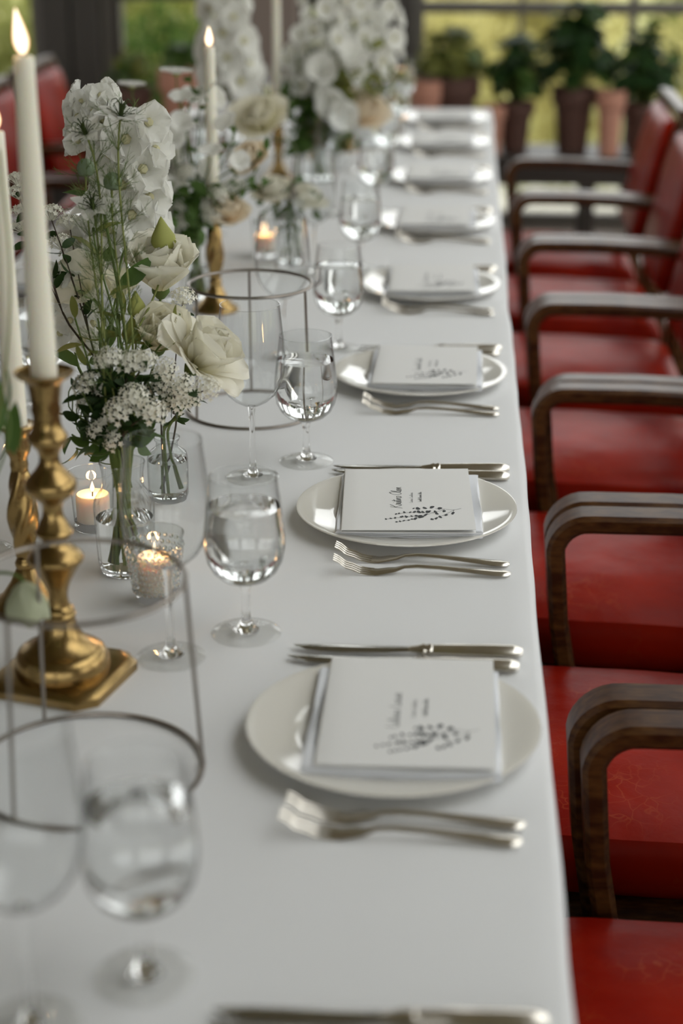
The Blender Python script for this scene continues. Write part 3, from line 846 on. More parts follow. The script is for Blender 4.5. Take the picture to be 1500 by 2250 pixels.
# ------------------------------------------------------------------ armchairs
def sweep_rect(path, w, t, taper=None):
    """path: [(x, z)] in the chair's side plane; section w across (y) by t thick"""
    pts = [Vector((a, 0, b)) for a, b in path]; vs, fs = [], []; n = len(pts)
    b = .006
    sec = [(-w / 2 + b, -t / 2), (w / 2 - b, -t / 2), (w / 2, -t / 2 + b), (w / 2, t / 2 - b), (w / 2 - b, t / 2), (-w / 2 + b, t / 2), (-w / 2, t / 2 - b), (-w / 2, -t / 2 + b)]
    for i, p in enumerate(pts):
        tg = (pts[min(i + 1, n - 1)] - pts[max(i - 1, 0)]).normalized(); nm = Vector((-tg.z, 0, tg.x))
        k = taper[i] if taper else 1
        for (u, v) in sec: q = p + nm * v * k; vs.append((q.x, u, q.z))
    m = 8
    for i in range(n - 1):
        for k in range(m): fs.append((i * m + k, i * m + (k + 1) % m, (i + 1) * m + (k + 1) % m, (i + 1) * m + k))
    fs.append(tuple(range(m - 1, -1, -1))); fs.append(tuple((n - 1) * m + k for k in range(m)))
    return MB().add(vs, fs)
def chair_meshes():
    # local: x away from the table (0 = table edge), y along the table, z up
    path = [(.46, .640), (.42, .644), (.33, .650), (.20, .655), (.086, .655)]
    cx, cz, rr = .079, .610, .045
    for i in range(1, 9):
        a = math.radians(90 + 82 * i / 8); path.append((cx + rr * math.cos(a), cz + rr * math.sin(a)))
    path += [(.044, .50), (.058, .42), (.072, .34), (.070, .18), (.066, .0)]
    arm = sweep_rect(path, .052, .026, [.8, .9] + [1] * (len(path) - 6) + [1.05, 1.1, 1.1, .9, .75]).mesh('arm', 'wood_arm')
    rear = sweep_rect([(.50, .0), (.455, .22), (.41, .42), (.42, .55), (.45, .72), (.485, .86)], .042, .036).mesh('rear_post', 'wood_arm')
    def cushion(cx_, cy_, cz_, dx, dy, dz, crown, tilt, edge=.55):
        mb = MB(); N = 22
        def pt(u, v, top):
            a, b = u * 2 - 1, v * 2 - 1
            ra = 1 - (abs(a) ** 5) * .035; rb = 1 - (abs(b) ** 5) * .035
            x, y = a * dx / 2 * rb, b * dy / 2 * ra
            e = (1 - abs(a) ** 10) * (1 - abs(b) ** 10)
            z = (dz / 2 * (e ** .35) + crown * (1 - a * a) * (1 - b * b)) if top else -dz / 2 * (e ** .3)
            if top: z += .004 * noise.noise((x * 9, y * 9, 4)) * e
            return Vector((x, y, z))
        mb.grid(lambda u, v: pt(u, v, True), N, N); mb.grid(lambda u, v: pt(u, 1 - v, False), N, N)
        rot = Matrix.Rotation(tilt, 3, 'Y')
        mb.v = [tuple(rot @ Vector(v) + Vector((cx_, cy_, cz_))) for v in mb.v]
        me = mb.mesh('c', 'leather'); bm = bmesh.new(); bm.from_mesh(me); bmesh.ops.remove_doubles(bm, verts=bm.verts, dist=.0008)
        bmesh.ops.recalc_face_normals(bm, faces=bm.faces); bm.to_mesh(me); bm.free()
        for p in me.polygons: p.use_smooth = True
        return me
    seat = cushion(.172, 0, .412, .44, .494, .085, .016, math.radians(2.0))
    back = cushion(.425, 0, .680, .36, .46, .055, .012, math.radians(-77))
    rails = MB().box((.215, 0, .352), (.36, .48, .045)).mesh('seat_rail', 'wood_arm', False, .005)
    top = MB().box((.487, 0, .868), (.040, .50, .030), Matrix.Rotation(math.radians(14), 3, 'Y')).mesh('top_rail', 'wood_arm', False, .008)
    return arm, rear, seat, back, rails, top
CH = chair_meshes()
CHY = [.725, 1.335, 1.945, 2.553, 3.158, 3.763, 4.368, 4.973]
def chair(y, side, dx=0.0, rz=0.0, nth='first'):
    lab = ('dark bentwood armchair with worn red leather, %s from the potted plants in the open row' if side == 0 else 'dark bentwood armchair with red leather, %s from the potted plants behind the flowers') % nth
    t = thing('armchair', lab, 'chair', ((.016 + dx) if side == 0 else -1.012 - dx, y, 0), (0 if side == 0 else PI) + rz, 'armchairs in the open row' if side == 0 else 'armchairs behind the flowers')
    arm, rear, seat, back, rails, top = CH
    for s in (-1, 1):
        link('arm', arm, t, (0, s * .275, 0)); link('rear_post', rear, t, (0, s * .252, 0))
    link('seat', seat, t); link('backrest', back, t); link('seat_rail', rails, t); link('top_rail', top, t)
jr = random.Random(2)
for i, y in enumerate(CHY): chair(y, 0, jr.uniform(-.003, .010), 0, ORD[len(CHY) - 1 - i])
for i, y in enumerate((2.65, 3.27, 3.89, 4.51, 5.13, 5.76)): chair(y, 1, .012 + .004 * i, 0, ORD[5 - i])

# ------------------------------------------------------------------ candlesticks and candles
def flame_obj(parent, z, h=.036, lean=(-.010, 0, 0), r=.0068):
    def mk():
        n, vs, fs = 12, [], []
        mb = MB()
        pr = [(0, 0), (.55, .06), (.85, .16), (1.0, .28), (.93, .42), (.72, .58), (.45, .75), (.2, .9), (0, 1.0)]
        m = MB().lathe([(a, b) for a, b in pr], 16)
        return MB().add([(v[0], v[1], v[2]) for v in m.v], m.f).mesh('flame', 'flame')
    me = cached('flame', mk)
    mt = Matrix(((r, 0, lean[0], 0), (0, r, lean[1], 0), (0, 0, h, z), (0, 0, 0, 1)))
    o = link('flame', me, parent, mtx=mt)
    w = link('wick', cached('wick', lambda: MB().tube([(0, 0, -.006), (.0004, 0, .004), (-.0006, 0, .009)], .0009, 5).mesh('wick', 'wick')), parent, (0, 0, z - .003))
    l = bpy.data.lights.new('flame_light', 'POINT'); l.energy = .22 if h > .02 else .10; l.color = (1, .55, .22); l.shadow_soft_size = .006
    lo = bpy.data.objects.new('flame_light', l); COL.objects.link(lo); lo.parent = parent; lo.location = (lean[0] * .4, 0, z + h * .45)
    return o
def candle(x, y, z0, z1, r0, r1, label, lit=True, h=.036, lean=(-.010, 0, 0), tilt=0):
    t = thing('taper_candle', label, 'candle', (x, y, TZ + z0), 0, 'white taper candles')
    H = z1 - z0; n = 14
    pr = [(0, 0), (r0 * .97, 0)] + [(r0 + (r1 - r0) * (i / n), H * i / n) for i in range(1, n)] + [(r1 * .98, H - .0015), (r1 * .85, H), (r1 * .5, H - .0025), (0, H - .004)]
    link('wax', MB().lathe(pr, 28).mesh('wax', 'wax'), t)
    if lit: flame_obj(t, H + .001, h, lean)
    return t
def lathe_part(name, pr, mat, t, seg=48, fn=None):
    return link(name, MB().lathe(pr, seg, fn).mesh(name, mat), t)
# the stout baluster stick on its chamfered square foot
SX, SY = -.474, 1.494
cs = thing('candlestick', 'stout knobbed brass candlestick on a chamfered square foot', 'candlestick', (SX, SY, TZ + .0005), math.radians(-15))
a, ch = .060, .017
def chamfer(a, ch): return [(a, -a + ch), (a, a - ch), (a - ch, a), (-a + ch, a), (-a, a - ch), (-a, -a + ch), (-a + ch, -a), (a - ch, -a)]
mb = MB(); lv = [(chamfer(a, ch), 0), (chamfer(a, ch), .0085), (chamfer(a - .0015, ch), .0100), (chamfer(a - .006, ch), .0135), (chamfer(a - .008, ch - .001), .0140)]
vs = [(x, y, z) for ring, z in lv for x, y in ring]
fs = [(i * 8 + k, i * 8 + (k + 1) % 8, (i + 1) * 8 + (k + 1) % 8, (i + 1) * 8 + k) for i in range(4) for k in range(8)] + [tuple(range(7, -1, -1)), tuple(32 + k for k in range(8))]
link('foot', MB().add(vs, fs).mesh('foot', 'brass', True), cs)
lathe_part('bell', [(0, .0138), (.0465, .0138), (.0468, .018), (.0455, .026), (.0425, .0315), (.0385, .0345), (.0370, .0352), (.0345, .0362), (.0265, .0425), (.0205, .0495), (.0170, .0575), (.0155, .0640), (.0142, .0655), (.0142, .0668), (.0160, .0685), (.0162, .0710), (.0145, .0728), (.0148, .0745), (.0140, .0770), (.0110, .0800), (0, .0800)], 'brass', cs)
lathe_part('column', [(0, .0795), (.0108, .0795), (.0094, .086), (.0092, .091), (.0105, .098), (.0140, .107), (.0190, .116), (.0225, .1225), (.0262, .1265), (.0270, .1290), (.0268, .1312), (.0240, .1350), (.0185, .1395), (.0135, .1430), (.0116, .1465), (.0120, .1500), (.0150, .1520), (.0178, .1545), (.0182, .1570), (.0165, .1590), (.0150, .1620), (.0130, .1670), (.0105, .1715), (.0094, .1780), (.0096, .1840), (.0120, .1880), (.0185, .1930), (.0235, .1985), (.0246, .2030), (.0242, .2075), (.0200, .2125), (.0140, .2190), (.0100, .2260), (.0093, .2330), (.0110, .2390), (.0165, .2450), (.0186, .2490), (.0184, .2530), (.0150, .2580), (.0132, .2640), (.0128, .2720), (.0140, .2780), (.0132, .2830), (.0140, .2900), (.0152, .2990), (.0160, .3040), (0, .3045)], 'brass', cs, 56)
lathe_part('drip_pan', [(0, .3035), (.0158, .3035), (.0190, .3075), (.0250, .3105), (.0278, .3135), (.0283, .3150), (.0272, .3152), (.0240, .3125), (.0150, .3100), (0, .3100)], 'brass', cs)
candle(SX, SY, .3095, .5975, .0128, .0090, 'lit white taper candle standing in the stout knobbed candlestick', True, .039, (-.0095, 0, 0))
# twisted sticks
def twist_stick(x, y, label, s=1.0):
    t = thing('candlestick', label, 'candlestick', (x, y, TZ + .0005), 0, 'twisted brass candlesticks')
    lathe_part('foot', [(0, 0), (.040, 0), (.041, .003), (.039, .007), (.032, .011), (.026, .018), (.018, .030), (.0125, .042), (.0105, .046), (.0115, .048), (.0120, .052), (.0105, .055), (.0095, .058), (0, .058)], 'brass', t)
    n, seg = 46, 24; vs, fs = [], []
    for i in range(n + 1):
        u = i / n; z = .057 + .103 * u
        r = .0082 + .0068 * math.sin(PI * min(1, u * 1.05)) ** .8
        for k in range(seg):
            a_ = 2 * PI * k / seg; rr = r * (1 + .13 * math.sin(4 * (a_ - u * 3.2)))
            vs.append((rr * math.cos(a_), rr * math.sin(a_), z))
    fs = [(i * seg + k, i * seg + (k + 1) % seg, (i + 1) * seg + (k + 1) % seg, (i + 1) * seg + k) for i in range(n) for k in range(seg)]
    fs += [tuple(range(seg - 1, -1, -1)), tuple(n * seg + k for k in range(seg))]
    link('twisted_stem', MB().add(vs, fs).mesh('twisted_stem', 'brass'), t)
    lathe_part('socket', [(0, .158), (.0090, .158), (.0098, .163), (.0090, .168), (.0098, .172), (.0130, .178), (.0138, .184), (.0125, .192), (.0130, .198), (.0190, .2045), (.0200, .2060), (.0195, .2075), (.0120, .2070), (0, .205)], 'brass', t)
    return t
T2 = (-.550, 1.665)
twist_stick(*T2, 'twisted brass candlestick standing beside the stout knobbed one')
candle(*T2, .2055, .508, .0118, .0085, 'white taper candle in the twisted stick beside the stout knobbed one', True, .034, (-.004, 0, 0))
for (bx, by, top, lab, lab2, lit) in (
        (475, 682, 103, 'twisted brass candlestick behind the wire frame stand', 'lit white taper candle rising behind the wire frame stand', True),
        (612, 396, -260, 'twisted brass candlestick next to the two cream roses', 'tall white taper candle above the two cream roses', False),
        (760, 331, -280, 'twisted brass candlestick among the tall white spikes', 'tall white taper candle among the tall white spikes', False)):
    b = onz(bx, by); twist_stick(b.x, b.y, lab)
    candle(b.x, b.y, .2055, h_at(b.x, b.y, top) if top > 0 else .52, .0118, .0088, lab2, True if lit else True, .034, (0, 0, 0))

# ------------------------------------------------------------------ wire frame stands
def wire_stand(x, y, R0, R1, H, label, rot):
    t = thing('wire_stand', label, 'stand', (x, y, TZ + .0005), rot, 'round wire stands')
    for nm, R_, z in (('base_ring', R0, .0024), ('top_ring', R1, H)):
        link(nm, MB().tube([(R_ * math.cos(2 * PI * k / 72), R_ * math.sin(2 * PI * k / 72), z) for k in range(72)], .0024, 8, closed=True).mesh(nm, 'wire'), t)
    for k in range(3):
        a = 2 * PI * k / 3
        link('rod', MB().tube([(R0 * math.cos(a), R0 * math.sin(a), .0024), (R1 * math.cos(a), R1 * math.sin(a), H)], .0019, 8).mesh('rod', 'wire'), t)
wire_stand(-.412, 1.316, .102, .092, .183, 'dark round wire stand in front of the stout brass candlestick', math.radians(5))
wire_stand(-.392, 2.385, .094, .088, .190, 'round wire stand behind the wine glass and open rose', math.radians(98))

# ------------------------------------------------------------------ votives and vases
def votive(x, y, label, kind, r0, r1, H, wax_h, group=None):
    t = thing('votive_holder', label, 'candle holder', (x, y, TZ + .0005), 0, group)
    wall = [(r0, .010)] + [(r0 + (r1 - r0) * i / 8, .010 + (H - .010) * i / 8) for i in range(1, 9)]
    link('glass_cup', MB().lathe(wall, 48).mesh('glass_cup', 'glass_wall' if kind == 'plain' else 'pressed_glass'), t)
    link('glass_base', MB().lathe([(0, 0), (r0 * .93, 0), (r0, .002), (r0, .0105), (0, .0105)], 40).mesh('glass_base', 'solid_glass'), t)
    link('rim', MB().tube([(r1 * math.cos(2 * PI * k / 48), r1 * math.sin(2 * PI * k / 48), H) for k in range(48)], .0007, 5, closed=True).mesh('rim', 'glass_wall'), t)
    if kind == 'hobnail':
        st = MB()
        rows = 8
        for i in range(rows):
            z = .014 + (H - .020) * i / rows; r = r0 + (r1 - r0) * (z / H)
            for k in range(26):
                a_ = 2 * PI * (k + .5 * (i % 2)) / 26
                st.ball((r * math.cos(a_), r * math.sin(a_), z), .0026, 4, 6)
        link('hobnails', st.mesh('hobnails', 'solid_glass'), t)['kind'] = 'stuff'
    rw = r0 * .86
    c = thing('votive_candle', 'small lit candle inside the ' + label, 'candle', (x, y, TZ + .0115), 0, 'lit votive candles')
    link('wax', MB().lathe([(0, 0), (rw, 0), (rw, wax_h), (rw * .93, wax_h + .001), (rw * .8, wax_h - .001), (0, wax_h - .0025)], 32).mesh('wax', 'votive_wax'), c)
    flame_obj(c, wax_h + .003, .014, (.001, 0, 0), .0032)
p = onz(207, 1160); votive(p.x, p.y, 'plain clear glass votive behind the ribbed carafe', 'plain', .0235, .0275, .072, .032)
p = onz(343, 1318); votive(p.x, p.y, 'hobnail glass votive beside the ribbed carafe', 'hobnail', .0215, .0325, .078, .040)
p = onz(582, 562); votive(p.x, p.y, 'clear glass votive among the peach roses', 'plain', .0235, .0275, .072, .032)
p = onz(886, 246); votive(p.x, p.y, 'clear glass votive at the far end of the cloth', 'plain', .0235, .0275, .072, .034)
def vase(x, y, label, prof, mat='glass_wall', flute=0, water=.5, base=.006, seg=96, nflute=22):
    t = thing('bud_vase', label, 'vase', (x, y, TZ + .0005))
    fn = (lambda a_, z: 1 + flute * abs(math.sin(a_ * nflute / 2)) - flute / 2) if flute else None
    link('glass_wall', MB().lathe(prof, seg, fn).mesh('glass_wall', mat), t)
    r0 = prof[0][0]
    link('glass_base', MB().lathe([(0, 0), (r0 * .95, 0), (r0, .0015), (r0, base), (0, base)], 48).mesh('glass_base', 'solid_glass'), t)
    if water:
        zt = prof[0][1] + (prof[-1][1] - prof[0][1]) * water; pr = [(0, base + .0005)]
        for (r, z), (r2, z2) in zip(prof, prof[1:]):
            if z >= zt: break
            pr.append((r * .955, max(z, base + .0005)))
            if z2 >= zt: pr.append(((r + (r2 - r) * (zt - z) / (z2 - z)) * .955, zt))
        pr.append((0, zt)); link('water', MB().lathe(pr, 48).mesh('water', 'water'), t)
    rm = prof[-1]
    link('rim', MB().tube([(rm[0] * math.cos(2 * PI * k / 48), rm[0] * math.sin(2 * PI * k / 48), rm[1]) for k in range(48)], .0009, 5, closed=True).mesh('rim', 'glass_wall'), t)
    return t
V1 = onz(279, 1252); V1H = .130
vase(V1.x, V1.y, 'ribbed clear glass carafe holding nigella and lisianthus stems', [(.0290, .004), (.0310, .010), (.0322, .030), (.0330, .050), (.0335, .068), (.0338, .078), (.0325, .086), (.0275, .094), (.0235, .099), (.0225, .104), (.0228, .118), (.0250, V1H)], flute=.05, water=.48, nflute=20)
J1 = onz(371, 1096); J1H = .082
vase(J1.x, J1.y, 'short textured glass bottle with two stems behind the carafe', [(.0235, .004), (.0255, .009), (.0258, .030), (.0258, .055), (.0240, .062), (.0175, .067), (.0140, .070), (.0135, .076), (.0160, .079), (.0160, J1H)], mat='pressed_glass', water=.62)
V2 = onz(432, 660); vase(V2.x, V2.y, 'clear glass bud vase beside the twisted stick behind the wire stand', [(.028, .004), (.030, .05), (.026, .085), (.018, .10), (.020, .12)], water=.5)
V3 = onz(640, 580); vase(V3.x, V3.y, 'tall clear glass vase under the two cream roses', [(.026, .004), (.030, .05), (.032, .09), (.024, .12), (.026, .15)], water=.6)
V4 = onz(700, 395); vase(V4.x, V4.y, 'wide clear glass vase under the tall white spikes', [(.045, .004), (.050, .06), (.052, .11), (.046, .14), (.050, .16)], water=.55)
V5 = onz(800, 318); vase(V5.x, V5.y, 'clear glass vase near the end of the cloth', [(.030, .004), (.034, .06), (.032, .10), (.024, .12), (.028, .14)], water=.55)
# ------------------------------------------------------------------ flowers
def petal(L, W, th0, th1, cup=.25, point=0.0, ruffle=0.0, seed=0, nu=8, nv=6, p=1.0, base_w=.25, peak=.62, flare=0.0, mat='petal_white', notch=0.0):
    """petal growing from the origin up +Z and bending out towards +Y; th0/th1 = angle from the axis at foot and tip (degrees)"""
    r = random.Random(seed); ph = r.uniform(0, 6)
    cen, tan = [Vector((0, 0, 0))], []
    for i in range(nu + 1):
        u = i / nu; a = math.radians(th0 + (th1 - th0) * u ** p); t = Vector((0, math.sin(a), math.cos(a))); tan.append(t)
        if i < nu: cen.append(cen[-1] + t * (L / nu))
    vs = []
    for i in range(nu + 1):
        u = i / nu; t = tan[i]; n = Vector((0, -t.z, t.y))       # towards the axis
        if u < peak: w = base_w + (1 - base_w) * math.sin(PI / 2 * u / peak)
        else:
            s = (u - peak) / (1 - peak); w = math.sqrt(max(0, 1 - s * s)) * (1 - point) + (1 - s) * point
            w = max(w, .10 if not point else .01)
        for j in range(nv + 1):
            v = j / nv * 2 - 1
            ru = ruffle * L * (u ** 2) * (abs(v) ** 1.2 + .25) * math.sin(v * 5.5 + ph + u * 3)
            cu = cup * W * .5 * v * v * w * (1 - flare * u)
            tipn = -notch * L * (1 - abs(v)) * max(0, u - .8) * 5
            q = cen[i] + Vector((v * W / 2 * w, 0, 0)) + n * (cu + ru) + t * (tipn + ruffle * L * .25 * u * math.sin(v * 9 + ph * 2))
            vs.append(q)
    w_ = nv + 1
    fs = [(i * w_ + j, i * w_ + j + 1, (i + 1) * w_ + j + 1, (i + 1) * w_ + j) for i in range(nu) for j in range(nv)]
    me = MB().add(vs, fs).mesh('petal', mat, sharp=False)
    return me
def leafm(L, W, mat, fold=.25, bend=35, seed=0):
    def mk():
        nu, vs, fs = 6, [], []
        y = z = 0.0; pts = []
        for i in range(nu + 1):
            u = i / nu; a = math.radians(bend * u); pts.append((y, z)); y += math.sin(a) * L / nu; z += math.cos(a) * L / nu
        for i in range(nu + 1):
            u = i / nu; w = W / 2 * (math.sin(PI * min(.999, u ** .8)) ** .8 if 0 < u < 1 else .02)
            a = math.radians(bend * u); n = Vector((0, -math.cos(a), math.sin(a)))
            c_ = Vector((0, pts[i][0], pts[i][1]))
            for v in (-1, 0, 1): vs.append(c_ + Vector((v * w, 0, 0)) + n * (abs(v) * fold * w))
        fs = [(i * 3 + j, i * 3 + j + 1, (i + 1) * 3 + j + 1, (i + 1) * 3 + j) for i in range(nu) for j in range(2)]
        return MB().add(vs, fs).mesh('leaf', mat)
    return cached(('leaf', L, W, mat, fold, bend), mk)
def stem_pts(p0, p1, sag=.15, d1=None, n=14):
    """curve from p0 up to p1; d1 = direction of the head"""
    p0, p1 = Vector(p0), Vector(p1); L = (p1 - p0).length
    d1 = Vector(d1).normalized() if d1 is not None else Vector((0, 0, 1))
    return bez(p0, p0 + Vector((0, 0, L * .35)), p1 - d1 * L * .3, p1, n)
class Flower:
    """a cut stem standing in a vase: Empty at the stem's foot, everything else a child"""
    def __init__(s, name, label, cat, foot, group=None):
        s.o = Vector(foot); s.t = thing(name, label, cat, foot, 0, group)
    def stem(s, pts, r, mat='stem_green', seg=6, name='stem'):
        mb = MB().tube([Vector(p) - s.o for p in pts], r, seg)
        return link(name, mb.mesh(name, mat), s.t)
    def add(s, name, me, mtx): return link(name, me, s.t, mtx=Matrix.Translation(-s.o) @ mtx)
def rose(f, head, d, size, mat, openness=.5, seed=0, n_out=11, droop=0.0):
    """garden rose / lisianthus bloom of single petals around a tight heart"""
    r = random.Random(seed); S = size
    base = Matrix.Translation(head) @ aim(d, r.uniform(0, 6))
    def pm(key, *a, **k): return cached(('petal', key, mat, round(S, 3)), lambda: petal(*a, mat=mat, **k))
    ring = [(6, 'heart', .022, 0), (5, 'inner', .11, .02), (6, 'mid', .19, .03), (n_out, 'outer', .22, 0)]
    for n, key, off, zz in ring:
        for i in range(n):
            o_ = openness
            var = i % 3
            if key == 'heart': me = pm(('h', var), S * .50, S * .34, 6, -20 - 5 * var, cup=1.25, seed=var, nu=8, nv=10, ruffle=.012)
            elif key == 'inner': me = pm(('i', var), S * .54, S * .46, 14, -12 + 12 * o_, cup=.95, seed=3 + var, nu=9, nv=10, ruffle=.02)
            elif key == 'mid': me = pm(('m', var, round(o_, 2)), S * .56, S * .56, 20 + 22 * o_, -4 + 52 * o_, cup=.75, seed=6 + var, nu=9, nv=10, ruffle=.028, flare=.3)
            else: me = pm(('o', var, round(o_, 2), droop), S * (.56 + .05 * var), S * .62, 28 + 46 * o_, 12 + 92 * o_ + droop * (var == 1), cup=.45, seed=9 + var, nu=10, nv=10, ruffle=.032, flare=.5, p=1.3)
            a = i * 2 * PI / n + {'heart': 0, 'inner': .5, 'mid': 1.1, 'outer': .2}[key] + r.uniform(-.15, .15)
            sc = r.uniform(.92, 1.08)
            m = base @ Matrix.Rotation(a, 4, 'Z') @ Matrix.Translation((0, off * S * .3, zz * S)) @ Matrix.Rotation(r.uniform(-.08, .08), 4, 'X') @ Matrix.Scale(sc, 4)
            f.add('petal', me, m)
    f.add('calyx', cached(('calyx', round(S, 3)), lambda: MB().lathe([(0, -.12 * S), (.05 * S, -.11 * S), (.10 * S, -.03 * S), (.09 * S, .05 * S), (0, .05 * S)], 10).mesh('calyx', 'stem_green')), base)
def bud(f, head, d, L, W, mat='petal_green', name='bud'):
    def mk():
        pr = [(0, 0), (.5, .05), (.86, .16), (1.0, .30), (.92, .46), (.66, .62), (.38, .78), (.16, .92), (0, 1.0)]
        m = MB().lathe([(a * W / 2, b * L) for a, b in pr], 18); vs = []
        for v in m.v:
            z = v[2] / L; a = math.atan2(v[1], v[0]); rr = math.hypot(v[0], v[1]) * (1 + .10 * math.sin(3 * a + 5 * z)); vs.append((rr * math.cos(a + z), rr * math.sin(a + z), v[2]))
        return MB().add(vs, m.f).mesh(name, mat)
    f.add(name, cached(('bud', round(L, 3), round(W, 3), mat), mk), Matrix.Translation(head) @ aim(d))
def threads(seed, n, L, spread, mat, rad=.00035, forks=3):
    """feathery bract of branching threads, base at the origin, opening upwards"""
    def mk():
        r = random.Random(seed); mb = MB()
        for i in range(n):
            a = 2 * PI * i / n + r.uniform(-.3, .3); el = math.radians(r.uniform(*spread))
            d = Vector((math.cos(a) * math.sin(el), math.sin(a) * math.sin(el), math.cos(el))); l = L * r.uniform(.7, 1.1)
            p1 = d * l * .5; p2 = d * l + Vector((0, 0, l * .15)); mb.tube([(0, 0, 0), p1, p2], [rad * 1.3, rad, rad * .5], 3)
            for _ in range(forks):
                q = d * l * r.uniform(.3, .8); e = (d + Vector((r.uniform(-.8, .8), r.uniform(-.8, .8), r.uniform(-.3, .8)))).normalized()
                q2 = q + e * l * .32; mb.tube([q, q2], [rad * .8, rad * .4], 3)
                e2 = (e + Vector((r.uniform(-.8, .8), r.uniform(-.8, .8), r.uniform(-.3, .8)))).normalized(); mb.tube([q + e * l * .15, q + e * l * .15 + e2 * l * .18], [rad * .7, rad * .35], 3)
        return mb.mesh('bract', mat)
    return cached(('threads', seed, n, L, spread, mat, rad, forks), mk)
def nigella(f, head, d, S, seed=0):
    base = Matrix.Translation(head) @ aim(d, seed)
    me = cached(('nig', round(S, 3)), lambda: petal(S * .52, S * .36, 62, 96, cup=.22, point=.75, ruffle=.05, base_w=.16, peak=.52, mat='petal_white'))
    for i in range(7): f.add('petal', me, base @ Matrix.Rotation(i * 2 * PI / 7 + (i % 2) * .12, 4, 'Z') @ Matrix.Rotation(.12 * (i % 3 - 1), 4, 'X'))
    def horns():
        mb = MB()
        for i in range(6):
            a = 2 * PI * i / 6; c, s_ = math.cos(a), math.sin(a)
            mb.tube([(c * .02 * S, s_ * .02 * S, 0), (c * .03 * S, s_ * .03 * S, .20 * S), (c * .06 * S, s_ * .06 * S, .32 * S), (c * .13 * S, s_ * .13 * S, .38 * S), (c * .20 * S, s_ * .20 * S, .34 * S), (c * .22 * S, s_ * .22 * S, .28 * S)], [.022 * S, .022 * S, .014 * S, .009 * S, .008 * S, .006 * S], 5)
        for i in range(22):
            a = 2.399 * i; q = .10 + .12 * (i % 3) / 2
            mb.tube([(0, 0, .02 * S), (math.cos(a) * q * .7 * S, math.sin(a) * q * .7 * S, .14 * S), (math.cos(a) * q * 1.25 * S, math.sin(a) * q * 1.25 * S, (.20 - .03 * (i % 2)) * S)], [.006 * S, .005 * S, .009 * S], 4)
        return mb.mesh('stamens', 'stamen_dark')
    f.add('stamens', cached(('horns', round(S, 3)), horns), base)
    f.add('bract', threads(5 + seed % 3, 9, S * .62, (55, 100), 'stem_green', .00032), base @ Matrix.Translation((0, 0, -.03 * S)))
def seedpod(f, head, d, S, seed=0):
    base = Matrix.Translation(head) @ aim(d, seed)
    def mk():
        pr = [(0, 0), (.35, .06), (.48, .28), (.5, .5), (.42, .75), (.22, .95), (0, 1)]
        return MB().lathe([(a * S, b * S) for a, b in pr], 20, lambda a, z: 1 + .06 * math.cos(5 * a)).mesh('pod', 'pod')
    f.add('pod', cached(('pod', S), mk), base)
    f.add('bract', threads(11 + seed % 3, 12, S * 1.7, (25, 85), 'stem_green', .00034, 4), base)
def floret5(S, mat='petal_white', n=5, seed=0, th=(45, 85), eye=None, wide=.56):
    def mk():
        mb = MB()
        for i in range(n):
            me = petal(S * .52, S * wide, *th, cup=.3, ruffle=.10, seed=seed + i, nu=6, nv=7, base_w=.26, mat=mat)
            m = Matrix.Rotation(2 * PI * i / n, 4, 'Z'); mb.add([m @ v.co for v in me.vertices], [tuple(p.vertices) for p in me.polygons]); bpy.data.meshes.remove(me)
        return mb.mesh('floret', mat, sharp=False)
    return cached(('floret', round(S, 3), mat, n, seed, th), mk)
EYE = lambda S: cached(('eye', round(S, 3)), lambda: MB().ball((0, 0, S * .12), S * .10, 4, 6).mesh('floret_eye', 'floret_eye'))
def spike(f, p0, p1, n, S, seed=0, taper=.45, mat='petal_white', wrap=.5, eyes=True, name='floret'):
    """delphinium-like spike: florets all round an axis from p0 (low, large) to p1 (tip, small)"""
    r = random.Random(seed); p0, p1 = Vector(p0), Vector(p1); ax = (p1 - p0).normalized(); u_ = ax.orthogonal().normalized(); v_ = ax.cross(u_)
    for i in range(n):
        t = (i + .5) / n; a = i * 2.399 + r.uniform(-.2, .2); k = 1 - taper * t
        out = (u_ * math.cos(a) + v_ * math.sin(a) + ax * .15).normalized()
        p = p0.lerp(p1, t) + out * S * wrap * k
        m = Matrix.Translation(p) @ aim(out + Vector((0, -.35, .1)), r.uniform(0, 6)) @ Matrix.Scale(k * r.uniform(.9, 1.12), 4)
        o = f.add(name, floret5(S, mat, 5, i % 3), m)
        if eyes: link('floret_eye', EYE(S), o)
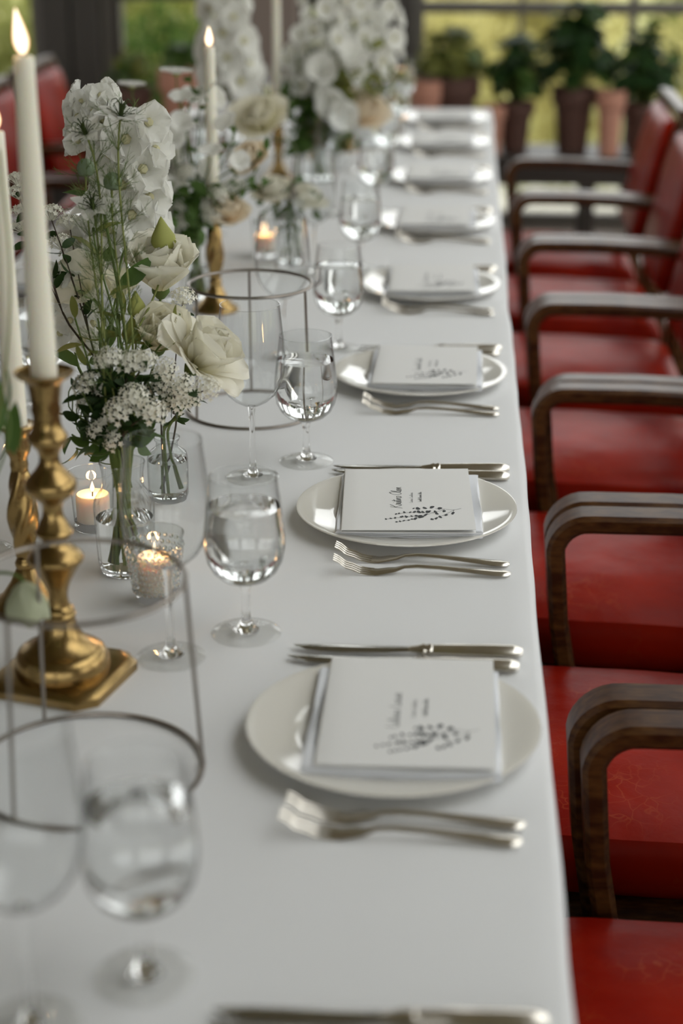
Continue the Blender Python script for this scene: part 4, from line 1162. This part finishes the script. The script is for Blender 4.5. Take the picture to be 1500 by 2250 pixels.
def sprig_cluster(f, head, d, S, seed=0, mat='floret', n=30):
    """domed cluster of tiny five-petalled florets"""
    def mk():
        r = random.Random(seed); mb = MB()
        for i in range(n):
            q = math.sqrt((i + .5) / n); a = i * 2.399
            p = Vector((math.cos(a) * q * S * .5, math.sin(a) * q * S * .5, S * (.30 * math.sqrt(max(0, 1 - q * q)) + r.uniform(-.05, .05))))
            nm = (Vector((p.x, p.y, S * .25))).normalized(); m = Matrix.Translation(p) @ aim(nm, r.uniform(0, 6))
            fs_ = S * .20
            vs = [(0, 0, 0)]
            for k in range(10):
                b = 2 * PI * k / 10; rr = fs_ * (.62 if k % 2 else .36); vs.append((rr * math.cos(b), rr * math.sin(b), fs_ * (.30 if k % 2 else .16)))
            mb.add([m @ Vector(v) for v in vs], [(0, 1 + k, 1 + (k + 1) % 10) for k in range(10)])
            mb.tube([(p.x * .15, p.y * .15, -S * .25), tuple(p * .95)], S * .012, 3)
        return mb.mesh('floret_cluster', mat)
    o = f.add('floret_cluster', cached(('cl', seed % 3, round(S, 3), mat, n), mk), Matrix.Translation(head) @ aim(d, seed)); o['kind'] = 'stuff'
    def eyes():
        mb = MB()
        for i in range(n):
            q = math.sqrt((i + .5) / n); a = i * 2.399; p = Vector((math.cos(a) * q * S * .5, math.sin(a) * q * S * .5, S * (.33 * math.sqrt(max(0, 1 - q * q)))))
            mb.ball(p + Vector((0, 0, S * .02)), S * .017, 3, 4)
        return mb.mesh('floret_eyes', 'floret_eye')
    e = link('floret_eyes', cached(('cle', round(S, 3), n), eyes), o); e['kind'] = 'stuff'
def leaves_on(f, pts, n, L, W, mat, seed=0, lo=.2, hi=.95, bend=40):
    r = random.Random(seed)
    for i in range(n):
        t = lo + (hi - lo) * (i + r.random()) / n; x = t * (len(pts) - 1); k = min(int(x), len(pts) - 2); p = pts[k].lerp(pts[k + 1], x - k)
        tg = (pts[k + 1] - pts[k]).normalized(); a = i * 2.4 + r.uniform(-.4, .4); u_ = tg.orthogonal().normalized(); v_ = tg.cross(u_)
        d = tg * r.uniform(.2, .7) + (u_ * math.cos(a) + v_ * math.sin(a))
        f.add('leaf', leafm(L, W, mat, .25, bend), Matrix.Translation(p) @ aim(d, r.uniform(0, 6)) @ Matrix.Scale(r.uniform(.7, 1.2), 4))
def in_vase(V, k=0.0, z=.012):
    return Vector((V.x + .010 * math.cos(k * 2.4), V.y + .010 * math.sin(k * 2.4), TZ + z))
def through(V, H, rad, head, k, d=None, n=14, foot=.014):
    """stem line: foot on the vase floor, through the neck, up to the head"""
    ft = Vector((V.x + .014 * math.cos(k * 2.4 + 2), V.y + .014 * math.sin(k * 2.4 + 2), TZ + foot)); nk = Vector((V.x + rad * math.cos(k * 2.4), V.y + rad * math.sin(k * 2.4), TZ + H))
    head = Vector(head); L = (head - nk).length; up = (nk - ft).normalized()
    d = Vector(d).normalized() if d is not None else Vector((0, 0, 1))
    return [ft.lerp(nk, i / 4) for i in range(4)] + bez(nk, nk + up * L * .4, head - d * L * .25, head, n)
CAMD = lambda p: (CAM - Vector(p)).normalized()
def view(rx, uy, to=1.0):                       # direction in the picture sense: right, up, towards the viewer
    return (RT * rx + UP * uy - FW * to).normalized()
K = [0]
def kk(): K[0] += 1; return K[0]

# --- bouquet in the ribbed carafe -------------------------------------------------
def bloom(label, px, py, Y, width_px, mat, d, openness, V, H, rad, seed, n_out=10, name='lisianthus', cat='flower', droop=0, leaves=2, group=None, stem='stem_green'):
    h = ony(px, py, Y); S = width_px / pxm(Y, h.z); k = kk()
    pts = through(V, H, rad, h - Vector(d).normalized() * S * .22, k, d)
    f = Flower(name, label, cat, pts[0], group); f.stem(pts, .0016, stem)
    rose(f, h - Vector(d).normalized() * S * .2, d, S, mat, openness, seed, n_out, droop)
    if leaves: leaves_on(f, pts, leaves, .034, .013, 'leaf_mid', seed, .55, .9)
    return f
bloom('wide open cream garden rose with drooping outer petals', 448, 780, 1.90, 195, 'petal_rose', view(.62, .62, .42), .72, J1, J1H, .006, 3, 9, 'garden_rose', droop=26)
bloom('upright white lisianthus rose above the twin yellow-green buds', 352, 600, 1.985, 205, 'petal_rose', view(.05, .8, .70), .14, V1, V1H, .012, 5, 9)
bloom('smaller cream lisianthus rose against the open garden rose', 352, 742, 1.925, 165, 'petal_cream', view(.25, .7, .8), .14, V1, V1H, .012, 8, 8)
def bud_stem(label, px, py, Y, hpx, wpx, d, V=V1, H=V1H):
    h = ony(px, py, Y); s = pxm(Y, h.z); k = kk(); d = Vector(d).normalized(); L = hpx / s
    pts = through(V, H, .012, h - d * L * .45, k, d); f = Flower('lisianthus_bud', label, 'flower bud', pts[0]); f.stem(pts, .0013, 'stem_olive')
    bud(f, h - d * L * .5, d, L, wpx / s); return f
bud_stem('plump yellow-green bud above the upright white lisianthus', 356, 515, 1.985, 80, 56, view(-.05, 1, .3))
bud_stem('upper of two pale green buds beside the cream lisianthus', 298, 668, 1.93, 62, 42, view(0, 1, .3))
bud_stem('lower of two pale green buds beside the cream lisianthus', 290, 724, 1.915, 62, 52, view(0, 1, .3))
def nig(label, px, py, Y, wpx, d, pod=False, seed=0):
    h = ony(px, py, Y); s = pxm(Y, h.z); k = kk(); d = Vector(d).normalized()
    pts = through(V1, V1H, .010, h, k, d, 16)
    f = Flower('nigella', label, 'flower', pts[0]); f.stem(pts, .00125, 'stem_olive')
    (seedpod if pod else nigella)(f, h, d, wpx / s, seed)
    r = random.Random(seed)
    for i in range(6):
        p = pts[8 + i * 2]; f.add('bract', threads(20 + i % 3, 6, .042, (22, 58), 'stem_green', .00032, 5), Matrix.Translation(p) @ aim((r.uniform(-.5, .5), r.uniform(-.5, .2), 1)))
    return f
nig('white nigella with curled dark stamens at the edge of the delphinium', 190, 298, 1.92, 104, view(-.3, .75, .75), seed=1)
nig('tallest white nigella in front of the delphinium top', 264, 262, 1.93, 118, view(.2, .85, .55), seed=2)
nig('low white nigella star halfway down the delphinium', 205, 460, 1.90, 108, view(-.05, .75, .8), seed=3)
nig('round green nigella pod beside the red chair back', 188, 388, 1.94, 40, view(.0, 1, .1), True, 4)
nig('round green nigella pod wrapped in threads over the white florets', 246, 418, 1.92, 40, view(.05, 1, .1), True, 5)
def delph(label, a, b, Y, n, wpx, V, H, seed, mat='petal_white', wrap=.42, taper=.35, group=None, name='delphinium', leaves=3, lmat='leaf_mid'):
    p0, p1 = ony(*a, Y), ony(*b, Y); s = pxm(Y, p0.z); k = kk()
    pts = through(V, H, .010, p0, k, p1 - p0) + [p0.lerp(p1, i / 5) for i in range(1, 6)]
    f = Flower(name, label, 'flower', pts[0], group); f.stem(pts, .0018)
    spike(f, p0, p1, n, wpx / s, seed, taper, mat, wrap)
    if leaves: leaves_on(f, pts, leaves, .05, .02, lmat, seed, .35, .7)
    return f
delph('tall white delphinium spike behind the nigella', (278, 560), (292, 262), 2.11, 24, 128, V1, V1H, 1, taper=.1, wrap=.35)
delph('dense ruffled white delphinium tip behind the tallest nigella', (212, 330), (205, 205), 2.13, 30, 74, V1, V1H, 2, taper=.2, wrap=.62)
delph('white ruffled stock beside the stout candle', (165, 770), (150, 600), 2.02, 18, 84, V1, V1H, 3, taper=.2, wrap=.45)
delph('low white delphinium side shoot under the nigella star', (215, 640), (205, 500), 2.08, 12, 100, V1, V1H, 4, taper=.3, wrap=.3)
def lily(label, px, py, Y, wpx, d, V, H, n=5, mat='petal_cream', seed=0, th=(35, 95), name='sweet_pea', group=None, wid=.55):
    h = ony(px, py, Y); S = wpx / pxm(Y, h.z); k = kk(); d = Vector(d).normalized()
    pts = through(V, H, .010, h, k, d); f = Flower(name, label, 'flower', pts[0], group); f.stem(pts, .0015)
    for i in range(n):
        me = cached(('lily', i % 3, round(S, 3), mat, th), lambda: petal(S * .55, S * wid, *th, cup=.3, ruffle=.06, seed=seed + i, mat=mat))
        f.add('petal', me, Matrix.Translation(h) @ aim(d, i * 2 * PI / n + seed) @ Matrix.Scale(1 + .1 * (i % 2), 4))
    return f
lily('large cream flower with broad smooth petals beside the candles', 200, 650, 2.0, 175, view(-.4, .5, .8), V1, V1H, 4, 'petal_cream', 2, (30, 80))
lily('cream pointed flower opening behind the fine nigella stems', 255, 655, 2.03, 120, view(.3, .9, .5), V1, V1H, 4, 'petal_cream', 4, (20, 60))
lily('white open flower below the yellow-green bud', 300, 505, 2.09, 130, view(.5, .3, .8), V1, V1H, 6, 'petal_white', 6, (45, 90), wid=.4)
def spirea(label, heads, Y, V, H, cpx, seed, group=None, lmat='leaf_dark', nl=5):
    """heads: pixel places of the clusters; one branching woody stem carries them"""
    r = random.Random(seed); hs = [ony(x, y, Y + r.uniform(-.02, .02)) for x, y in heads]; k = kk()
    c = sum(hs, Vector()) / len(hs); s = pxm(Y, c.z)
    nkp = Vector((V.x, V.y, TZ + H)); node = nkp.lerp(c, .55)
    pts = through(V, H, .009, node, k, c - node, 8)
    f = Flower('spirea_sprig', label, 'flower', pts[0], group); f.stem(pts, .0013, 'stem_brown')
    for i, h in enumerate(hs):
        d = (h - node).normalized() * .8 + Vector((r.uniform(-.3, .3), -.5, .6)); br = bez(node, node.lerp(h, .3) + Vector((0, 0, .01)), node.lerp(h, .75), h - d.normalized() * .006, 6)
        f.stem(br, .0008, 'stem_brown', 5, 'twig')
        sprig_cluster(f, h, d, cpx / s * r.uniform(.85, 1.15), seed + i)
        leaves_on(f, br, nl, .022, .010, lmat, seed + i, .15, .95, 25)
    return f
spirea('spirea sprig of small cream clusters crowding the carafe mouth', [(240, 792), (190, 845), (222, 862), (196, 880), (290, 800), (318, 792)], 1.80, V1, V1H, 62, 31, nl=8)
spirea('spirea sprig with the brightest round cluster above the carafe', [(294, 872), (262, 905), (330, 905), (225, 940), (252, 966)], 1.76, V1, V1H, 66, 41, nl=9)
spirea('spirea sprig arching under the open garden rose', [(362, 812), (350, 845), (398, 848), (418, 872), (455, 852), (385, 880)], 1.83, J1, J1H, 58, 51, nl=6)
spirea('spirea twig with one small cluster over the garden rose', [(402, 656)], 1.96, J1, J1H, 52, 61, nl=3)
spirea('spirea sprig hanging behind the stout candle', [(112, 470), (150, 492), (130, 535), (160, 560), (170, 610)], 2.06, V1, V1H, 62, 71)
spirea('spirea sprig showing between the two candles', [(38, 395), (40, 425), (50, 468), (44, 500)], 2.10, V1, V1H, 50, 81)
def foliage(label, tips, Y, V, H, L, W, mat, n, seed, group=None, stemr=.0012, name='foliage_sprig'):
    for i, (x, y) in enumerate(tips):
        r = random.Random(seed + i); h = ony(x, y, Y + r.uniform(-.025, .025)); k = kk()
        pts = through(V, H, .011, h, k, (h - Vector((V.x, V.y, TZ + H))) + Vector((0, 0, .02)))
        f = Flower(name, label, 'foliage', pts[0], group); f.stem(pts, stemr, 'stem_green'); leaves_on(f, pts, n, L, W, mat, seed + i, .42, 1.0)
foliage('dark green leafy sprig filling the mouth of the carafe', [(170, 840), (215, 820), (260, 850), (320, 850), (160, 905), (345, 870), (285, 835), (235, 890), (310, 925), (200, 930)], 1.80, V1, V1H, .027, .012, 'leaf_dark', 14, 100, 'leafy sprigs in the carafe')
foliage('green leaf stem spilling over the side of the carafe', [(168, 985), (158, 955), (330, 945)], 1.83, V1, V1H, .028, .017, 'leaf_mid', 6, 120, 'spilling stems in the carafe')
foliage('light green slender stem rising among the nigella', [(165, 700), (215, 700), (262, 690), (395, 690), (205, 510)], 1.93, V1, V1H, .036, .010, 'leaf_light', 6, 130, 'slender stems in the carafe')
# curling fine stalks at the carafe's side
for i in range(5):
    r = random.Random(300 + i); a = Vector((V1.x, V1.y, TZ + V1H)); e = ony(150 + i * 9, 880 + i * 24, 1.83)
    f = Flower('curling_tendril', 'thin curling green tendril looping out of the carafe', 'foliage', in_vase(V1, i, .10), 'tendrils at the carafe')
    f.stem(bez(in_vase(V1, i, .10), a + Vector((0, 0, .06)), e + Vector((.0, 0, .05 + .01 * i)), e, 12) + bez(e, e + Vector((-.004, 0, -.02)), e + Vector((.03, .0, -.03)), e + Vector((.045, 0, -.005 * i)), 8)[1:], .0008, 'stem_green', 5)
# stems standing in the textured bottle
for i, (x, y) in enumerate(((395, 905), (410, 875))):
    h = ony(x, y, 1.98); pts = through(J1, J1H, .004, h, i + 1.2, None, 8)
    f = Flower('leafy_stem', 'knobbly green stem crossing inside the textured bottle', 'foliage', pts[0], 'stems in the textured bottle'); f.stem(pts, .0019, 'stem_green'); leaves_on(f, pts, 3, .02, .009, 'leaf_dark', 7 + i, .6, 1)

# --- pale green bloom and grass in front, from an arrangement beyond the stand -----
V0 = onz(-60, 1560); vase(V0.x, V0.y, 'clear glass bud vase beside the front wire stand', [(.022, .004), (.026, .04), (.024, .07), (.014, .09), (.016, .105)], water=.5)
h = ony(52, 1278, 1.40); pts = through(V0, .105, .004, h, 1, view(.2, -.3, .1))
f = Flower('hellebore', 'pale sage green nodding bloom in front of the stout candlestick', 'flower', pts[0]); f.stem(pts, .0016, 'stem_green')
me = cached('hell', lambda: petal(.046, .040, 60, -12, cup=.8, ruffle=.02, base_w=.55, nu=10, nv=8, mat='petal_sage'))
for i in range(9): f.add('petal', me, Matrix.Translation(h) @ aim((.05, 0, -1), i * 2 * PI / 4.5) @ Matrix.Scale(1 - .22 * (i > 4), 4))
h = ony(4, 880, 1.43); pts = through(V0, .105, .004, h, 2, view(-.5, .6, 0))
f = Flower('leafy_stem', 'dark blade-leaved stem in front of the twisted candlestick', 'foliage', pts[0]); f.stem(pts, .0012)
for j, (x, y, L) in enumerate(((30, 1000, .05), (-4, 960, .06), (12, 905, .045))):
    f.add('leaf', leafm(L, .016, 'leaf_mid', .2, 30), Matrix.Translation(ony(x, y, 1.43)) @ aim(view(.1 * j, 1, .1), j))
g0 = ony(-20, 860, 1.43); f = Flower('grass_blade', 'long thin grass blade curving before the twisted stick candle', 'foliage', in_vase(V0, 2, .012))
f.stem([in_vase(V0, 2, .012), in_vase(V0, 1.7, .09)] + bez(in_vase(V0, 1.5, .105), ony(60, 750, 1.43), ony(30, 620, 1.43), ony(-2, 330, 1.45), 14), .0011, 'stem_olive', 5)

# --- bouquet behind the wire stand ------------------------------------------------
GM = 'flowers of the bouquet behind the wire stand'
bloom('peach garden rose in the upper middle of the second bouquet', 552, 352, 3.02, 92, 'petal_peach', view(-.35, .6, .8), .5, V2, .12, .012, 21, 8, 'garden_rose')
bloom('peach garden rose hiding the socket of the slim lit candle', 497, 468, 2.98, 100, 'petal_peach', view(.1, .7, .7), .55, V2, .12, .012, 22, 8, 'garden_rose')
def scab(label, px, py, Y, wpx, V, H, seed):
    h = ony(px, py, Y); S = wpx / pxm(Y, h.z); k = kk(); d = Vector(view(.05, 1, .35))
    pts = through(V, H, .010, h, k, d); f = Flower('scabiosa', label, 'flower', pts[0]); f.stem(pts, .0013)
    for i in range(12): f.add('petal', cached(('scab', round(S, 3)), lambda: petal(S * .5, S * .26, 55, 88, cup=.2, ruffle=.1, mat='petal_white')), Matrix.Translation(h) @ aim(d, i * PI / 6))
    f.add('flower_eye', cached(('scabe', round(S, 3)), lambda: MB().ball((0, 0, S * .08), S * .14, 6, 8, (1, 1, .6)).mesh('flower_eye', 'petal_green')), Matrix.Translation(h) @ aim(d))
scab('flat white scabiosa in front of the terracotta pot', 387, 168, 2.95, 78, V2, .12, 1)
scab('white scabiosa beside the stout candle, behind the delphinium', 290, 195, 3.0, 66, V2, .12, 2)
delph('white larkspur spike directly behind the slim lit candle', (505, 210), (492, -30), 4.2, 22, 92, V4, .16, 11, wrap=.4, taper=.2)
rm = random.Random(77)
for i in range(14):
    x, y = rm.uniform(365, 540), rm.uniform(205, 430)
    lily('small white blossom in the airy bouquet behind the wire stand', x, y, rm.uniform(2.9, 3.1), rm.uniform(42, 66), view(rm.uniform(-.6, .6), rm.uniform(.1, .9), .7), V2, .12, 5, 'petal_white', i, (40, 85), 'white_blossom', GM)
for i in range(6):
    x, y = rm.uniform(350, 540), rm.uniform(300, 520)
    spirea('white spirea spray in the airy bouquet behind the wire stand', [(x, y), (x + rm.uniform(-30, 30), y + rm.uniform(20, 45)), (x + rm.uniform(-35, 35), y - rm.uniform(15, 40))], rm.uniform(2.85, 3.05), V2, .12, 46, 400 + 7 * i, GM + ', sprays')
foliage('dark leafy sprig in the airy bouquet behind the wire stand', [(340, 440), (370, 470), (400, 500), (350, 510), (420, 450), (390, 410), (440, 500), (330, 400), (455, 420), (370, 535)], 2.93, V2, .12, .036, .018, 'leaf_mid', 12, 200, 'dark sprigs behind the wire stand')
foliage('fine green stem with small leaves arching past the slim candle', [(520, 280), (585, 330), (545, 410), (600, 395), (440, 190), (420, 160), (560, 395)], 2.97, V2, .12, .022, .011, 'leaf_mid', 7, 230, 'arching stems behind the wire stand')
# --- two cream roses and their vase -------------------------------------------------
bloom('cream rose sharing a vase with its twin, toward the slim candle', 605, 428, 3.36, 96, 'petal_rose', view(-.2, .8, .6), .5, V3, .15, .012, 31, 8, 'garden_rose')
bloom('cream rose sharing a vase with its twin, toward the wine glasses', 668, 442, 3.36, 92, 'petal_rose', view(.35, .7, .6), .5, V3, .15, .012, 32, 8, 'garden_rose')
foliage('green sprig in the vase of the two cream roses', [(570, 480), (700, 470), (640, 500), (560, 420), (620, 520)], 3.36, V3, .15, .034, .016, 'leaf_mid', 8, 260, 'sprigs under the cream roses')
# --- far bouquet ---------------------------------------------------------------------
bloom('large cream rose behind the slim lit candle and the peach rose', 572, 262, 3.75, 118, 'petal_cream', view(-.2, .5, .8), .55, V3, .15, .012, 33, 8, 'garden_rose')
bloom('cream rose low in the far bouquet, over the clear vase', 795, 248, 4.4, 110, 'petal_peach', view(.3, .5, .8), .5, V4, .16, .02, 34, 8, 'garden_rose')
GF = 'white spikes of the far bouquet'
for i, (a, b, n, w) in enumerate((((690, 250), (672, 70), 13, 66), ((745, 200), (742, -40), 17, 70), ((800, 170), (822, -40), 15, 70), ((715, 130), (700, -40), 12, 66), ((770, 120), (780, -50), 12, 66), ((838, 120), (846, 10), 8, 62), ((660, 190), (650, 110), 6, 62))):
    delph('tall white delphinium spike of the far bouquet', a, b, 4.35 + .07 * (i % 3), n, w, V4, .16, 50 + i, wrap=.55, taper=.3, group=GF, leaves=9, lmat='leaf_light')
for i, (x, y) in enumerate(((722, 210), (735, 250), (700, 170), (760, 150))):
    lily('white lily-like bloom hanging in the far bouquet', x, y, 4.3, 110, view(.1 + .2 * (i % 2), -.5 + .3 * i, .7), V4, .16, 5, 'petal_white', i, (15, 60), 'white_lily', 'hanging blooms of the far bouquet')
foliage('leafy green branch in the far bouquet', [(650, 300), (690, 320), (740, 310), (670, 240), (760, 290), (640, 270), (620, 200), (780, 320), (720, 290), (660, 330)], 4.32, V4, .16, .050, .026, 'leaf_mid', 12, 280, 'branches of the far bouquet')
foliage('light green leafy shoot rising among the far white spikes', [(700, 90), (760, 60), (820, 90), (660, 130), (735, 130), (790, 130)], 4.36, V4, .16, .040, .018, 'leaf_light', 14, 360, 'shoots among the far spikes')
foliage('slender green branch reaching sideways out of the far bouquet', [(900, 150), (870, 190), (830, 200)], 4.4, V4, .16, .034, .016, 'leaf_light', 12, 320, 'reaching branches of the far bouquet')
foliage('thin white-green sprig in the clear vase near the cloth end', [(800, 215), (760, 225), (830, 235)], 4.85, V5, .14, .034, .016, 'leaf_light', 9, 340, 'sprigs at the cloth end')
